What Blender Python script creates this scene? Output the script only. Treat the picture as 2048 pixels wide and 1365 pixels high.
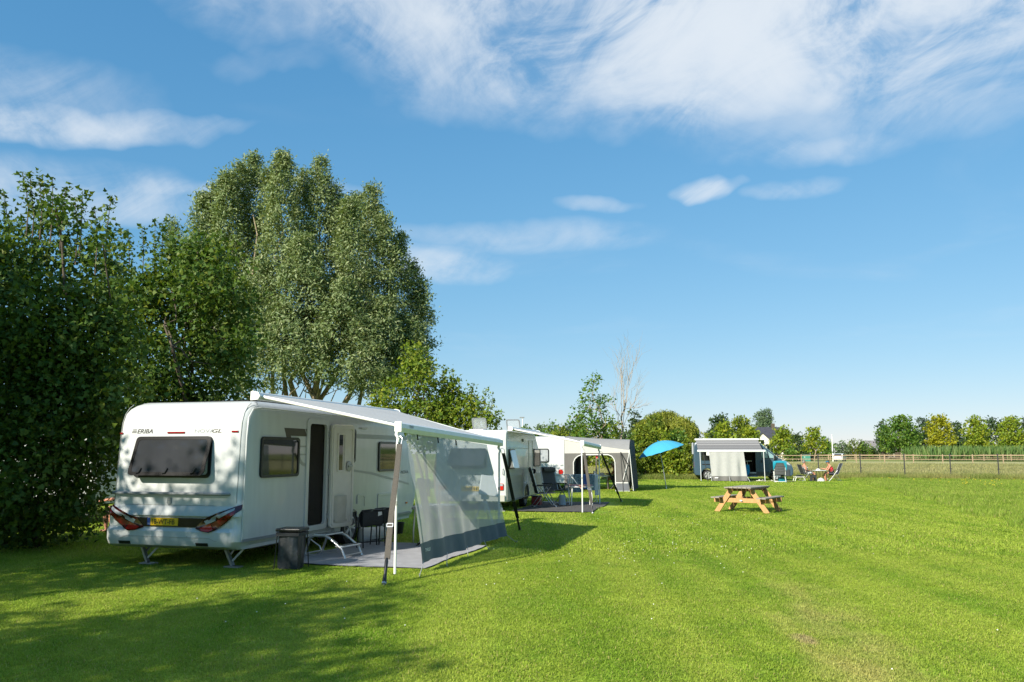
import bpy, bmesh, math, random
import numpy as np
from mathutils import Vector, Matrix
from mathutils.geometry import tessellate_polygon

# ------------------------------------------------------------------ camera, sky, sun, exposure
scene = bpy.context.scene
for o in list(bpy.data.objects): bpy.data.objects.remove(o)
COL = scene.collection
R = math.radians

cam_d = bpy.data.cameras.new('camera'); cam = bpy.data.objects.new('camera', cam_d); COL.objects.link(cam)
cam.location = (0, 0, 1.755); cam.rotation_euler = (R(90 + 7.838), 0, 0)
cam_d.sensor_width = 36; cam_d.lens = 28.79; cam_d.clip_start = .1; cam_d.clip_end = 6000
scene.camera = cam

SUN_EL, SUN_AZ = R(30.0), R(220.6)          # azimuth clockwise from +Y: the sun stands behind the camera on the left
sun_dir = Vector((math.sin(SUN_AZ) * math.cos(SUN_EL), math.cos(SUN_AZ) * math.cos(SUN_EL), math.sin(SUN_EL)))
sun_d = bpy.data.lights.new('sun', 'SUN'); sun_d.energy = 5.0; sun_d.angle = R(.55); sun_d.color = (1, .93, .80)
sun = bpy.data.objects.new('sun', sun_d); COL.objects.link(sun)
sun.rotation_euler = (-sun_dir).to_track_quat('-Z', 'Y').to_euler(); sun.location = sun_dir * 60

scene.view_settings.view_transform = 'Standard'; scene.view_settings.look = 'None'
scene.view_settings.gamma = 1; scene.view_settings.exposure = 0.72
scene.cycles.max_bounces = 5; scene.cycles.transparent_max_bounces = 10; scene.cycles.diffuse_bounces = 2
scene.cycles.glossy_bounces = 3; scene.cycles.transmission_bounces = 4
scene.cycles.use_denoising = True
scene.cycles.sample_clamp_indirect = 6

world = bpy.data.worlds.new('World'); scene.world = world; world.use_nodes = True
def build_world():
    nt = world.node_tree; nt.nodes.clear(); N = nt.nodes; L = nt.links
    out = N.new('ShaderNodeOutputWorld'); bg = N.new('ShaderNodeBackground'); L.new(bg.outputs[0], out.inputs[0])
    bg.inputs[1].default_value = .092
    sky = N.new('ShaderNodeTexSky'); sky.sky_type = 'NISHITA'; sky.sun_disc = False
    sky.sun_elevation = SUN_EL; sky.sun_rotation = SUN_AZ
    sky.air_density = 1.0; sky.dust_density = .0; sky.ozone_density = 1.5; sky.altitude = 0
    def val(x):
        return x
    def m(op, a, b=None, c=None, clamp=False):
        n = N.new('ShaderNodeMath'); n.operation = op; n.use_clamp = clamp
        for i, q in enumerate((a, b, c)):
            if q is None: continue
            if isinstance(q, (int, float)): n.inputs[i].default_value = q
            else: L.new(q, n.inputs[i])
        return n.outputs[0]
    tc = N.new('ShaderNodeTexCoord'); sp = N.new('ShaderNodeSeparateXYZ'); L.new(tc.outputs['Generated'], sp.inputs[0])
    zz = m('MAXIMUM', sp.outputs[2], .03)
    px = m('DIVIDE', sp.outputs[0], zz); py = m('DIVIDE', sp.outputs[1], zz)      # a flat cloud layer overhead
    def comb(x, y):
        n = N.new('ShaderNodeCombineXYZ'); L.new(x, n.inputs[0]); L.new(y, n.inputs[1]); return n.outputs[0]
    def noise(v, sc, det=8, rough=.58, dist=0., off=0.):
        mp = N.new('ShaderNodeMapping'); L.new(v, mp.inputs[0]); mp.inputs[1].default_value = (off, off * 1.7, off * .3)
        mp.inputs[3].default_value = sc if isinstance(sc, tuple) else (sc, sc, 1)
        n = N.new('ShaderNodeTexNoise'); L.new(mp.outputs[0], n.inputs['Vector'])
        n.inputs['Scale'].default_value = 1; n.inputs['Detail'].default_value = det
        n.inputs['Roughness'].default_value = rough; n.inputs['Distortion'].default_value = dist
        return n
    P0 = comb(px, py)
    DV = tc.outputs['Generated']
    wn = noise(DV, (4.2, 4.2, 4.2), 4, .62, 0, 3.1); ws = N.new('ShaderNodeSeparateXYZ'); L.new(wn.outputs['Color'], ws.inputs[0])
    wx = m('ADD', px, m('MULTIPLY', m('SUBTRACT', ws.outputs[0], .5), .75))
    wy = m('ADD', py, m('MULTIPLY', m('SUBTRACT', ws.outputs[1], .5), .8))
    Pw = comb(wx, wy)
    big = noise(DV, (5., 5., 8.), 6, .62, .9, 7.7).outputs['Fac']
    wr = N.new('ShaderNodeMapping'); L.new(DV, wr.inputs[0]); wr.inputs[2].default_value = (R(0), R(28), R(0))
    wis = noise(wr.outputs[0], (9., 9., 19.), 6, .66, 1.1, 1.3).outputs['Fac']
    def blob(cx, cy, rx, ry, amp):
        a = m('POWER', m('ABSOLUTE', m('DIVIDE', m('SUBTRACT', wx, cx), rx)), 2)
        b = m('POWER', m('ABSOLUTE', m('DIVIDE', m('SUBTRACT', wy, cy), ry)), 2)
        return m('MULTIPLY', m('SUBTRACT', 1, m('ADD', a, b), clamp=True), amp)
    blobs = [(.36, 1.15, 1.3, 1.32, 1.45), (.95, 1.9, .75, .85, .55), (-1.5, 2.43, .85, .15, .7), (-1.35, 2.2, .45, .3, .3),
             (-1.75, 3.1, .75, .5, .6), (-.4, 4.3, .4, .5, .5), (.1, 3.65, .7, .34, .34), (.35, 3.16, .2, .12, .3),
             (.76, 3.0, .16, .2, .85), (1.08, 3.02, .16, .16, .36), (1.05, 2.66, .3, .14, .25), (-.63, 2.1, .14, .09, .12), (-1.0, 2.95, .6, .12, .3)]
    dens = None
    for b in blobs:
        q = blob(*b); dens = q if dens is None else m('ADD', dens, q)
    # a thin general veil so the rest of the sky carries the same kind of cirrus
    veil = m('MULTIPLY', m('SUBTRACT', noise(P0, .55, 5, .55, .5, 12.3).outputs['Fac'], .52, clamp=True), .8)
    dens = m('ADD', dens, veil)
    tex = m('ADD', m('MULTIPLY', big, .66), m('MULTIPLY', wis, .34))
    tcn = N.new('ShaderNodeMapRange'); tcn.interpolation_type = 'SMOOTHSTEP'; L.new(tex, tcn.inputs[0]); tcn.inputs[1].default_value = .33; tcn.inputs[2].default_value = .70
    v = m('MULTIPLY', m('POWER', dens, 1.25), m('ADD', m('MULTIPLY', tcn.outputs[0], 2.5), .10))
    alpha = m('MULTIPLY', m('SUBTRACT', 1, m('POWER', 2.718, m('MULTIPLY', v, -1.05))), .88)
    fade = N.new('ShaderNodeMapRange'); L.new(sp.outputs[2], fade.inputs[0]); fade.inputs[1].default_value = .06; fade.inputs[2].default_value = .2
    cf = m('MULTIPLY', alpha, fade.outputs[0])
    # grade the clear sky a touch towards the photograph's blue
    ss = N.new('ShaderNodeSeparateColor'); L.new(sky.outputs[0], ss.inputs[0]); sc_ = N.new('ShaderNodeCombineColor')
    for i, (kk, ex) in enumerate(((.600, .895), (1.45, .575), (2.39, .435))): L.new(m('MULTIPLY', m('POWER', ss.outputs[i], ex), kk), sc_.inputs[i])
    mix = N.new('ShaderNodeMixRGB'); L.new(cf, mix.inputs[0]); L.new(sc_.outputs[0], mix.inputs[1]); mix.inputs[2].default_value = (5.6, 5.95, 6.3, 1)
    L.new(mix.outputs[0], bg.inputs[0])
build_world()

# ------------------------------------------------------------------ helpers
def S(hexs):
    h = hexs.lstrip('#'); out = []
    for i in (0, 2, 4):
        c = int(h[i:i + 2], 16) / 255; out.append(c / 12.92 if c <= .04045 else ((c + .055) / 1.055) ** 2.4)
    return tuple(out)

def material(name, col, rough=.5, metal=0., spec=.5, var=.12, scale=6., bump=0., bscale=80., trans=0., alpha=1., coat=0., stretch=None, emit=None):
    m = bpy.data.materials.new(name); m.use_nodes = True; nt = m.node_tree; N = nt.nodes; L = nt.links
    p = N['Principled BSDF']
    p.inputs['Roughness'].default_value = rough; p.inputs['Metallic'].default_value = metal
    p.inputs['Specular IOR Level'].default_value = spec; p.inputs['Coat Weight'].default_value = coat
    tc = N.new('ShaderNodeTexCoord'); mp = N.new('ShaderNodeMapping'); L.new(tc.outputs['Object'], mp.inputs[0])
    if stretch: mp.inputs[3].default_value = stretch
    no = N.new('ShaderNodeTexNoise'); L.new(mp.outputs[0], no.inputs['Vector']); no.inputs['Scale'].default_value = scale; no.inputs['Detail'].default_value = 5
    rp = N.new('ShaderNodeValToRGB'); L.new(no.outputs['Fac'], rp.inputs[0])
    rp.color_ramp.elements[0].position = .3; rp.color_ramp.elements[1].position = .7
    rp.color_ramp.elements[0].color = tuple(max(0, c * (1 - var)) for c in col) + (1,)
    rp.color_ramp.elements[1].color = tuple(min(1, c * (1 + var * .7)) for c in col) + (1,)
    L.new(rp.outputs[0], p.inputs['Base Color'])
    if bump:
        n2 = N.new('ShaderNodeTexNoise'); L.new(mp.outputs[0], n2.inputs['Vector']); n2.inputs['Scale'].default_value = bscale; n2.inputs['Detail'].default_value = 3
        b = N.new('ShaderNodeBump'); b.inputs['Strength'].default_value = bump; b.inputs['Distance'].default_value = .01
        L.new(n2.outputs['Fac'], b.inputs['Height']); L.new(b.outputs[0], p.inputs['Normal'])
    out = N['Material Output']; sh = p.outputs[0]
    if trans:
        t = N.new('ShaderNodeBsdfTranslucent'); L.new(rp.outputs[0], t.inputs[0])
        mx = N.new('ShaderNodeMixShader'); mx.inputs[0].default_value = trans; L.new(sh, mx.inputs[1]); L.new(t.outputs[0], mx.inputs[2]); sh = mx.outputs[0]
    if alpha < 1:
        t = N.new('ShaderNodeBsdfTransparent'); mx = N.new('ShaderNodeMixShader'); mx.inputs[0].default_value = alpha
        L.new(t.outputs[0], mx.inputs[1]); L.new(sh, mx.inputs[2]); sh = mx.outputs[0]
    L.new(sh, out.inputs[0])
    return m

def leaf_material(name, cols, trans=.35, rough=.55, spec=.3):
    m = bpy.data.materials.new(name); m.use_nodes = True; nt = m.node_tree; N = nt.nodes; L = nt.links
    p = N['Principled BSDF']; p.inputs['Roughness'].default_value = rough; p.inputs['Specular IOR Level'].default_value = spec
    at = N.new('ShaderNodeAttribute'); at.attribute_name = 'rnd'
    rp = N.new('ShaderNodeValToRGB'); L.new(at.outputs['Fac'], rp.inputs[0])
    while len(rp.color_ramp.elements) < len(cols): rp.color_ramp.elements.new(.5)
    for i, c in enumerate(cols):
        rp.color_ramp.elements[i].position = i / (len(cols) - 1); rp.color_ramp.elements[i].color = tuple(c) + (1,)
    L.new(rp.outputs[0], p.inputs['Base Color'])
    t = N.new('ShaderNodeBsdfTranslucent'); g = N.new('ShaderNodeMixRGB'); g.blend_type = 'MULTIPLY'; g.inputs[0].default_value = 1
    L.new(rp.outputs[0], g.inputs[1]); g.inputs[2].default_value = (1.25, 1.2, .5, 1); L.new(g.outputs[0], t.inputs[0])
    mx = N.new('ShaderNodeMixShader'); mx.inputs[0].default_value = trans
    L.new(p.outputs[0], mx.inputs[1]); L.new(t.outputs[0], mx.inputs[2]); L.new(mx.outputs[0], N['Material Output'].inputs[0])
    return m

class MB:
    """collects faces and links them as one mesh object"""
    def __init__(s): s.v = []; s.f = []; s.mi = []; s.cur = 0
    def add(s, vs, fs):
        k = len(s.v); s.v += [tuple(map(float, q)) for q in vs]
        for f in fs: s.f.append(tuple(k + i for i in f)); s.mi.append(s.cur)
        return s
    def box(s, c, d, rot=None):
        hx, hy, hz = d[0] / 2, d[1] / 2, d[2] / 2
        vs = [Vector((x, y, z)) for x in (-hx, hx) for y in (-hy, hy) for z in (-hz, hz)]
        if rot is not None:
            M = rot if isinstance(rot, Matrix) else Matrix.Rotation(rot, 3, 'Z'); vs = [M @ q for q in vs]
        c = Vector(c)
        return s.add([q + c for q in vs], [(0, 1, 3, 2), (4, 6, 7, 5), (0, 4, 5, 1), (2, 3, 7, 6), (0, 2, 6, 4), (1, 5, 7, 3)])
    def bar(s, p0, p1, w, h, up=(0, 0, 1)):
        """a rectangular bar from p0 to p1, w across, h along up"""
        p0, p1, up = Vector(p0), Vector(p1), Vector(up); d = (p1 - p0).normalized()
        a = d.cross(up)
        if a.length < 1e-4: a = d.cross(Vector((1, 0, 0)))
        a.normalize(); b = a.cross(d).normalized()
        vs = [q + a * x * w / 2 + b * y * h / 2 for q in (p0, p1) for x, y in ((-1, -1), (1, -1), (1, 1), (-1, 1))]
        return s.add(vs, [(0, 3, 2, 1), (4, 5, 6, 7), (0, 1, 5, 4), (1, 2, 6, 5), (2, 3, 7, 6), (3, 0, 4, 7)])
    def tube(s, pts, r, n=7, cap=True):
        pts = [Vector(p) for p in pts]; rs = list(r) if hasattr(r, '__len__') else [r] * len(pts); vs = []; fs = []
        prev = None
        for i, p in enumerate(pts):
            d = (pts[min(i + 1, len(pts) - 1)] - pts[max(i - 1, 0)]).normalized()
            if prev is None:
                a = d.orthogonal().normalized()
            else:
                a = prev - d * prev.dot(d)
                a = a.normalized() if a.length > 1e-5 else d.orthogonal().normalized()
            prev = a; b = d.cross(a)
            vs += [p + (a * math.cos(t) + b * math.sin(t)) * rs[i] for t in [2 * math.pi * k / n for k in range(n)]]
        for i in range(len(pts) - 1):
            for k in range(n):
                k2 = (k + 1) % n; fs.append((i * n + k, i * n + k2, (i + 1) * n + k2, (i + 1) * n + k))
        if cap: fs.append(tuple(range(n - 1, -1, -1))); fs.append(tuple((len(pts) - 1) * n + k for k in range(n)))
        return s.add(vs, fs)
    def lathe(s, prof, n=20, c=(0, 0, 0), M=None, cap=False):
        c = Vector(c); vs = []; fs = []
        for r, z in prof:
            for k in range(n):
                t = 2 * math.pi * k / n; q = Vector((r * math.cos(t), r * math.sin(t), z)); vs.append((M @ q if M else q) + c)
        for i in range(len(prof) - 1):
            for k in range(n):
                k2 = (k + 1) % n; fs.append((i * n + k, i * n + k2, (i + 1) * n + k2, (i + 1) * n + k))
        if cap: fs.append(tuple(range(n - 1, -1, -1))); fs.append(tuple((len(prof) - 1) * n + k for k in range(n)))
        return s.add(vs, fs)
    def grid(s, fn, nu, nv, close_u=False):
        vs = [fn(i / nu, j / nv) for i in range(nu + (0 if close_u else 1)) for j in range(nv + 1)]; fs = []; W = nv + 1
        for i in range(nu):
            i2 = (i + 1) % nu if close_u else i + 1
            for j in range(nv): fs.append((i * W + j, i2 * W + j, i2 * W + j + 1, i * W + j + 1))
        return s.add(vs, fs)
    def plate(s, P, poly, d0, d1, holes=(), back=False):
        """flat plate in the plane P(u,v,d): front face at d1, edge walls down to d0, holes cut out"""
        loops = [list(poly)] + [list(h) for h in holes]
        tri = tessellate_polygon([[Vector((u, v, 0)) for u, v in l] for l in loops])
        flat = [q for l in loops for q in l]; k = len(flat)
        vs = [P(u, v, d1) for u, v in flat] + [P(u, v, d0) for u, v in flat]; fs = [tuple(t) for t in tri]
        if back: fs += [tuple(i + k for i in reversed(t)) for t in tri]
        o = 0
        for l in loops:
            for i in range(len(l)):
                j = (i + 1) % len(l); fs.append((o + i, o + j, k + o + j, k + o + i))
            o += len(l)
        return s.add(vs, fs)
    def frame(s, P, outer, inner, d0, d1):
        n = len(outer); vs = [P(u, v, d1) for u, v in outer] + [P(u, v, d1) for u, v in inner] + [P(u, v, d0) for u, v in outer] + [P(u, v, d0) for u, v in inner]; fs = []
        for i in range(n):
            j = (i + 1) % n
            fs += [(i, j, n + j, n + i), (2 * n + i, 2 * n + j, j, i), (n + i, n + j, 3 * n + j, 3 * n + i)]
        return s.add(vs, fs)
    def mesh(s, name):
        me = bpy.data.meshes.new(name); me.from_pydata(s.v, [], s.f); me.update(); return me
    def build(s, name, mat, parent=None, smooth=None, bevel=0, loc=None):
        me = s.mesh(name); mats = mat if isinstance(mat, (list, tuple)) else [mat]
        for m in mats: me.materials.append(m)
        if len(mats) > 1:
            for p, i in zip(me.polygons, s.mi): p.material_index = i
        bm = bmesh.new(); bm.from_mesh(me); bmesh.ops.recalc_face_normals(bm, faces=bm.faces); bm.to_mesh(me); bm.free()
        if smooth is not None: shade(me, smooth)
        o = bpy.data.objects.new(name, me); COL.objects.link(o)
        if parent is not None: o.parent = parent
        if loc is not None: o.location = loc
        if bevel:
            b = o.modifiers.new('bevel', 'BEVEL'); b.width = bevel; b.segments = 2; b.limit_method = 'ANGLE'; b.angle_limit = R(35)
        return o

def shade(me, ang=35):
    me.polygons.foreach_set('use_smooth', [True] * len(me.polygons)); me.set_sharp_from_angle(angle=R(ang))

def rrect(u0, u1, v0, v1, r, n=4):
    pts = []
    for cx, cy, a0 in ((u1 - r, v1 - r, 0), (u0 + r, v1 - r, 90), (u0 + r, v0 + r, 180), (u1 - r, v0 + r, 270)):
        for k in range(n + 1):
            t = R(a0 + 90 * k / n); pts.append((cx + r * math.cos(t), cy + r * math.sin(t)))
    return pts

def tag(o, label=None, cat=None, group=None, kind=None):
    if label: o['label'] = label
    if cat: o['category'] = cat
    if group: o['group'] = group
    if kind: o['kind'] = kind
    return o

def thing(name, label, cat, loc=(0, 0, 0), rz=0., group=None):
    o = bpy.data.objects.new(name, None); COL.objects.link(o); o.empty_display_size = .2
    o.location = loc; o.rotation_euler = (0, 0, rz); return tag(o, label, cat, group)

def copy_tree(o, parent=None):
    c = o.copy(); COL.objects.link(c)
    if parent is not None: c.parent = parent
    for ch in [q for q in o.children]: copy_tree(ch, c)
    return c

def text_part(body, P, size, mat, parent, d=.004, shear=0., bold=0., name='lettering', sx=1.):
    cu = bpy.data.curves.new('t', 'FONT'); cu.body = body; cu.size = size; cu.shear = shear; cu.offset = bold
    to = bpy.data.objects.new('t', cu); COL.objects.link(to); bpy.context.view_layer.update()
    me = bpy.data.meshes.new_from_object(to.evaluated_get(bpy.context.evaluated_depsgraph_get()))
    bpy.data.objects.remove(to)
    for v in me.vertices:
        v.co = Vector(P(v.co.x * sx, v.co.y, d))
    me.name = name; me.materials.clear(); me.materials.append(mat)
    o = bpy.data.objects.new(name, me); COL.objects.link(o); o.parent = parent; return o

# the ground plan of the survey: a frame with y along a vehicle's side and x out of that side
def to_world(ox, oy, th, e, a): return (ox + math.sin(th) * a + math.cos(th) * e, oy + math.cos(th) * a - math.sin(th) * e)

# ------------------------------------------------------------------ materials
def lawn_nodes(nt, dry=True):
    """colour of the turf as it varies over the ground (world position)"""
    N = nt.nodes; L = nt.links
    ge = N.new('ShaderNodeNewGeometry')
    def noise(scale, rot=0, det=4, off=0):
        mp = N.new('ShaderNodeMapping'); mp.inputs[2].default_value = (0, 0, rot); mp.inputs[3].default_value = scale; mp.inputs[1].default_value = (off, off, 0)
        L.new(ge.outputs['Position'], mp.inputs[0]); n = N.new('ShaderNodeTexNoise'); n.inputs['Scale'].default_value = 1; n.inputs['Detail'].default_value = det
        L.new(mp.outputs[0], n.inputs['Vector']); return n.outputs['Fac']
    def ramp(f, a, b, p0, p1):
        r = N.new('ShaderNodeValToRGB'); L.new(f, r.inputs[0]); r.color_ramp.elements[0].position = p0; r.color_ramp.elements[1].position = p1
        r.color_ramp.elements[0].color = a + (1,); r.color_ramp.elements[1].color = b + (1,); return r.outputs[0]
    def mixc(f, a, b):
        n = N.new('ShaderNodeMixRGB'); L.new(f, n.inputs[0]); L.new(a, n.inputs[1])
        if isinstance(b, tuple): n.inputs[2].default_value = b + (1,)
        else: L.new(b, n.inputs[2])
        return n.outputs[0]
    def ramp_f(f, p0, p1, v=1.):
        n = N.new('ShaderNodeMapRange'); L.new(f, n.inputs[0]); n.inputs[1].default_value = p0; n.inputs[2].default_value = p1; n.inputs[4].default_value = v; return n.outputs[0]
    c = ramp(noise((.55, .55, .55)), (.215, .345, .030), (.315, .415, .044), .35, .65)
    stripes = ramp_f(noise((1.1, .05, .3), R(14), 2, 4), .40, .60, .75)          # mowing passes along the pitch rows
    c = mixc(stripes, c, (.385, .465, .066))
    c = mixc(ramp_f(noise((1.7, 1.1, 1.), R(-20), 3, 9), .58, .72, .6), c, (.19, .32, .027))
    if dry:
        sp = N.new('ShaderNodeSeparateXYZ'); L.new(ge.outputs['Position'], sp.inputs[0])
        def m(op, a, b):
            n = N.new('ShaderNodeMath'); n.operation = op
            for i, q in enumerate((a, b)):
                if isinstance(q, (int, float)): n.inputs[i].default_value = q
                else: L.new(q, n.inputs[i])
            return n.outputs[0]
        # worn dry strip where vehicles drive
        t = m('SUBTRACT', sp.outputs[0], m('ADD', m('MULTIPLY', sp.outputs[1], .2), 1.5))
        band = m('SUBTRACT', 1, m('MULTIPLY', m('ABSOLUTE', t, 0), .62))
        fall = m('MULTIPLY', band, ramp_f(sp.outputs[1], 19, 9))
        n3 = noise((2.2, .9, 1.), R(12), 5, 21)
        c = mixc(ramp_f(m('MULTIPLY', fall, n3), .28, .62, .7), c, (.52, .46, .17))
        # bare earth patch in the drive
        dx = m('SUBTRACT', sp.outputs[0], 2.78); dy = m('MULTIPLY', m('SUBTRACT', sp.outputs[1], 8.12), .55)
        rr = m('SUBTRACT', m('ADD', m('MULTIPLY', dx, dx), m('MULTIPLY', dy, dy)), m('MULTIPLY', noise((5., 5., 1.), 0, 4, 2), .05))
        c = mixc(ramp_f(rr, -.006, -.022, .8), c, (.46, .36, .20))
    return c

def lawn_material():
    m = bpy.data.materials.new('lawn'); m.use_nodes = True; nt = m.node_tree; p = nt.nodes['Principled BSDF']
    c = lawn_nodes(nt); N = nt.nodes; L = nt.links
    ge = N.new('ShaderNodeNewGeometry'); no = N.new('ShaderNodeTexNoise'); no.inputs['Scale'].default_value = 14; no.inputs['Detail'].default_value = 6; L.new(ge.outputs['Position'], no.inputs['Vector'])
    r = N.new('ShaderNodeValToRGB'); L.new(no.outputs['Fac'], r.inputs[0]); r.color_ramp.elements[0].position = .3; r.color_ramp.elements[1].position = .72
    r.color_ramp.elements[0].color = (.55, .55, .5, 1); r.color_ramp.elements[1].color = (1.1, 1.1, 1.1, 1)
    x = N.new('ShaderNodeMixRGB'); x.blend_type = 'MULTIPLY'; x.inputs[0].default_value = 1; L.new(c, x.inputs[1]); L.new(r.outputs[0], x.inputs[2])
    L.new(x.outputs[0], p.inputs['Base Color']); p.inputs['Roughness'].default_value = .9; p.inputs['Specular IOR Level'].default_value = .1
    b = N.new('ShaderNodeBump'); b.inputs['Strength'].default_value = .5; b.inputs['Distance'].default_value = .05; L.new(no.outputs['Fac'], b.inputs['Height']); L.new(b.outputs[0], p.inputs['Normal'])
    return m

def blade_material(name, base=None, trans=.5, lo=.8, hi=1.45):
    m = bpy.data.materials.new(name); m.use_nodes = True; nt = m.node_tree; N = nt.nodes; L = nt.links; p = N['Principled BSDF']
    at = N.new('ShaderNodeAttribute'); at.attribute_name = 'rnd'
    if base is None: c = lawn_nodes(nt)
    else:
        ge = N.new('ShaderNodeNewGeometry'); no = N.new('ShaderNodeTexNoise'); no.inputs['Scale'].default_value = .35; L.new(ge.outputs['Position'], no.inputs['Vector'])
        r0 = N.new('ShaderNodeValToRGB'); L.new(no.outputs['Fac'], r0.inputs[0]); r0.color_ramp.elements[0].position = .35; r0.color_ramp.elements[1].position = .65
        r0.color_ramp.elements[0].color = base[0] + (1,); r0.color_ramp.elements[1].color = base[1] + (1,); c = r0.outputs[0]
    r = N.new('ShaderNodeMapRange'); L.new(at.outputs['Fac'], r.inputs[0]); r.inputs[3].default_value = lo; r.inputs[4].default_value = hi
    x = N.new('ShaderNodeVectorMath'); x.operation = 'SCALE'; L.new(c, x.inputs[0]); L.new(r.outputs[0], x.inputs['Scale'])
    st = N.new('ShaderNodeMapRange'); L.new(at.outputs['Fac'], st.inputs[0]); st.inputs[1].default_value = .90; st.inputs[2].default_value = .95
    dryb = N.new('ShaderNodeMixRGB'); L.new(st.outputs[0], dryb.inputs[0]); L.new(x.outputs[0], dryb.inputs[1]); dryb.inputs[2].default_value = (.52, .46, .16, 1); x = dryb
    L.new(x.outputs[0], p.inputs['Base Color']); p.inputs['Roughness'].default_value = .6; p.inputs['Specular IOR Level'].default_value = .25
    t = N.new('ShaderNodeBsdfTranslucent'); L.new(x.outputs[0], t.inputs[0]); mx = N.new('ShaderNodeMixShader'); mx.inputs[0].default_value = trans
    L.new(p.outputs[0], mx.inputs[1]); L.new(t.outputs[0], mx.inputs[2]); L.new(mx.outputs[0], N['Material Output'].inputs[0])
    return m

M_white = material('caravan_white', (.56, .58, .575), .24, spec=.5, var=.05, scale=3.5, coat=.2, stretch=(2.2, 2.2, .5))
M_whiteplastic = material('white_plastic', (.76, .76, .74), .4, var=.04)
M_cream = material('cream_panel', (.74, .70, .62), .4, var=.04)
M_greypanel = material('grey_panel', (.40, .40, .36), .35, var=.05)
M_alu = material('aluminium', (.72, .72, .72), .3, metal=.9, var=.06, scale=20)
M_alupaint = material('pale_grey_paint', (.66, .68, .68), .35, var=.05)
M_steel = material('galvanised_steel', (.42, .43, .44), .42, metal=.8, var=.15, scale=18)
M_black = material('black_plastic', (.012, .012, .013), .38, var=.2)
M_blackgloss = material('black_gloss', (.005, .005, .006), .22, var=.1, coat=.0, spec=.3)
M_rubber = material('tyre_rubber', (.016, .016, .017), .75, var=.2, bump=.3, bscale=60)
M_glass = material('tinted_acrylic', (.012, .014, .014), .04, spec=.6, var=.2, scale=1.5, coat=.4)
M_glassdark = material('rear_acrylic', (.035, .037, .042), .06, spec=.6, var=.25, scale=1.5, coat=.3)
M_glassclear = material('clear_acrylic', (.55, .6, .62), .08, alpha=.35, var=.05)
M_red = material('red_lens', (.22, .008, .007), .12, coat=.6, var=.25, scale=14)
M_redbright = material('bright_red_lens', (.5, .018, .01), .12, coat=.6, var=.2, scale=14)
M_darkred = material('dark_red_lens', (.05, .004, .006), .12, coat=.6, var=.2)
M_clear = material('clear_lens', (.36, .38, .40), .1, coat=.8, var=.12, scale=20)
M_orange = material('amber_lens', (.8, .25, .02), .2, var=.1)
M_yellow = material('plate_yellow', (.78, .48, .012), .35, var=.04)
M_yellowcap = material('yellow_cap', (.75, .42, .02), .4, var=.08)
M_blue = material('plate_blue', (.02, .09, .40), .35, var=.05)
M_ink = material('black_print', (.012, .011, .010), .45, var=.05)
M_brownprint = material('brown_print', (.055, .045, .032), .4, var=.06)
M_greyprint = material('grey_print', (.30, .31, .29), .35, var=.05)
M_railgrey = material('grey_rail', (.22, .24, .25), .35, var=.06)
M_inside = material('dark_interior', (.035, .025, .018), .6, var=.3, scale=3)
M_wood_in = material('walnut_furniture', (.10, .055, .03), .4, var=.25, scale=3, stretch=(1, 1, 8))
M_canvas = material('awning_fabric', (.56, .565, .56), .75, var=.05, scale=3, trans=.22, bump=.12, bscale=300)
M_canvas_edge = material('awning_rail', (.72, .74, .75), .3, var=.03)
M_webbing = material('strap_webbing', (.085, .075, .062), .8, var=.2, scale=60, bump=.3, bscale=200)
M_webbingdark = material('dark_strap', (.02, .02, .02), .8, var=.2, scale=60)
M_hem = material('hem_fabric', (.10, .125, .14), .8, var=.1, scale=6, trans=.1)
M_cord = material('guy_cord', (.38, .38, .36), .8, var=.3, scale=90)
M_mat = material('ground_sheet', (.34, .345, .375), .9, var=.12, scale=5, bump=.5, bscale=160)
M_mat2 = material('dark_ground_sheet', (.075, .072, .07), .95, var=.2, scale=6, bump=.5, bscale=160)
M_darkfabric = material('dark_chair_fabric', (.028, .031, .034), .8, var=.2, scale=20, bump=.3, bscale=120)
M_greyfabric = material('grey_chair_fabric', (.075, .08, .085), .85, var=.15, scale=20, bump=.3, bscale=120)
M_bag = material('waste_bag', (.022, .028, .034), .42, var=.3, scale=7, bump=.6, bscale=16)
M_tentgrey = material('tent_grey', (.17, .165, .155), .85, var=.1, scale=4, trans=.2)
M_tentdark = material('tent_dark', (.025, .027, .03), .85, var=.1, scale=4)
M_tentroof = material('tent_roof', (.34, .34, .335), .75, var=.05, scale=3, trans=.25)
M_tentwhite = material('tent_white', (.62, .60, .56), .75, var=.04, scale=3, trans=.2)
M_tentskirt = material('tent_skirt', (.12, .13, .15), .7, var=.12)
M_parasol = material('parasol_blue', (.06, .40, .62), .8, var=.05, scale=2, trans=.2)
M_teal = material('teal_towel', (.008, .24, .34), .9, var=.12, scale=12)
M_woodnew = material('pine_timber', (.50, .27, .105), .65, var=.22, scale=5, stretch=(6, 6, 1.2), bump=.2, bscale=30)
M_woodgrey = material('weathered_plank', (.30, .265, .215), .8, var=.3, scale=5, stretch=(14, 2, 14), bump=.4, bscale=30)
M_woodend = material('sawn_edge', (.24, .14, .07), .75, var=.25, scale=8)
M_van = material('van_blue_grey', (.045, .085, .125), .3, metal=.1, var=.05, scale=2, coat=.25)
M_vanlow = material('van_bumper', (.035, .045, .055), .5, var=.1)
M_vanglass = material('van_glass', (.22, .36, .38), .05, coat=.6, var=.3, scale=2)  # pale teal base colour stands in for sky reflected and seen through
M_skin = material('skin', (.52, .23, .14), .5, var=.08)
M_skintan = material('tanned_skin', (.30, .125, .075), .5, var=.08)
M_hairgrey = material('grey_hair', (.20, .18, .16), .6, var=.3, scale=40)
M_hairwhite = material('white_hair', (.55, .52, .48), .6, var=.2, scale=40)
M_hairbrown = material('brown_hair', (.09, .06, .04), .6, var=.3, scale=40)
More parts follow.
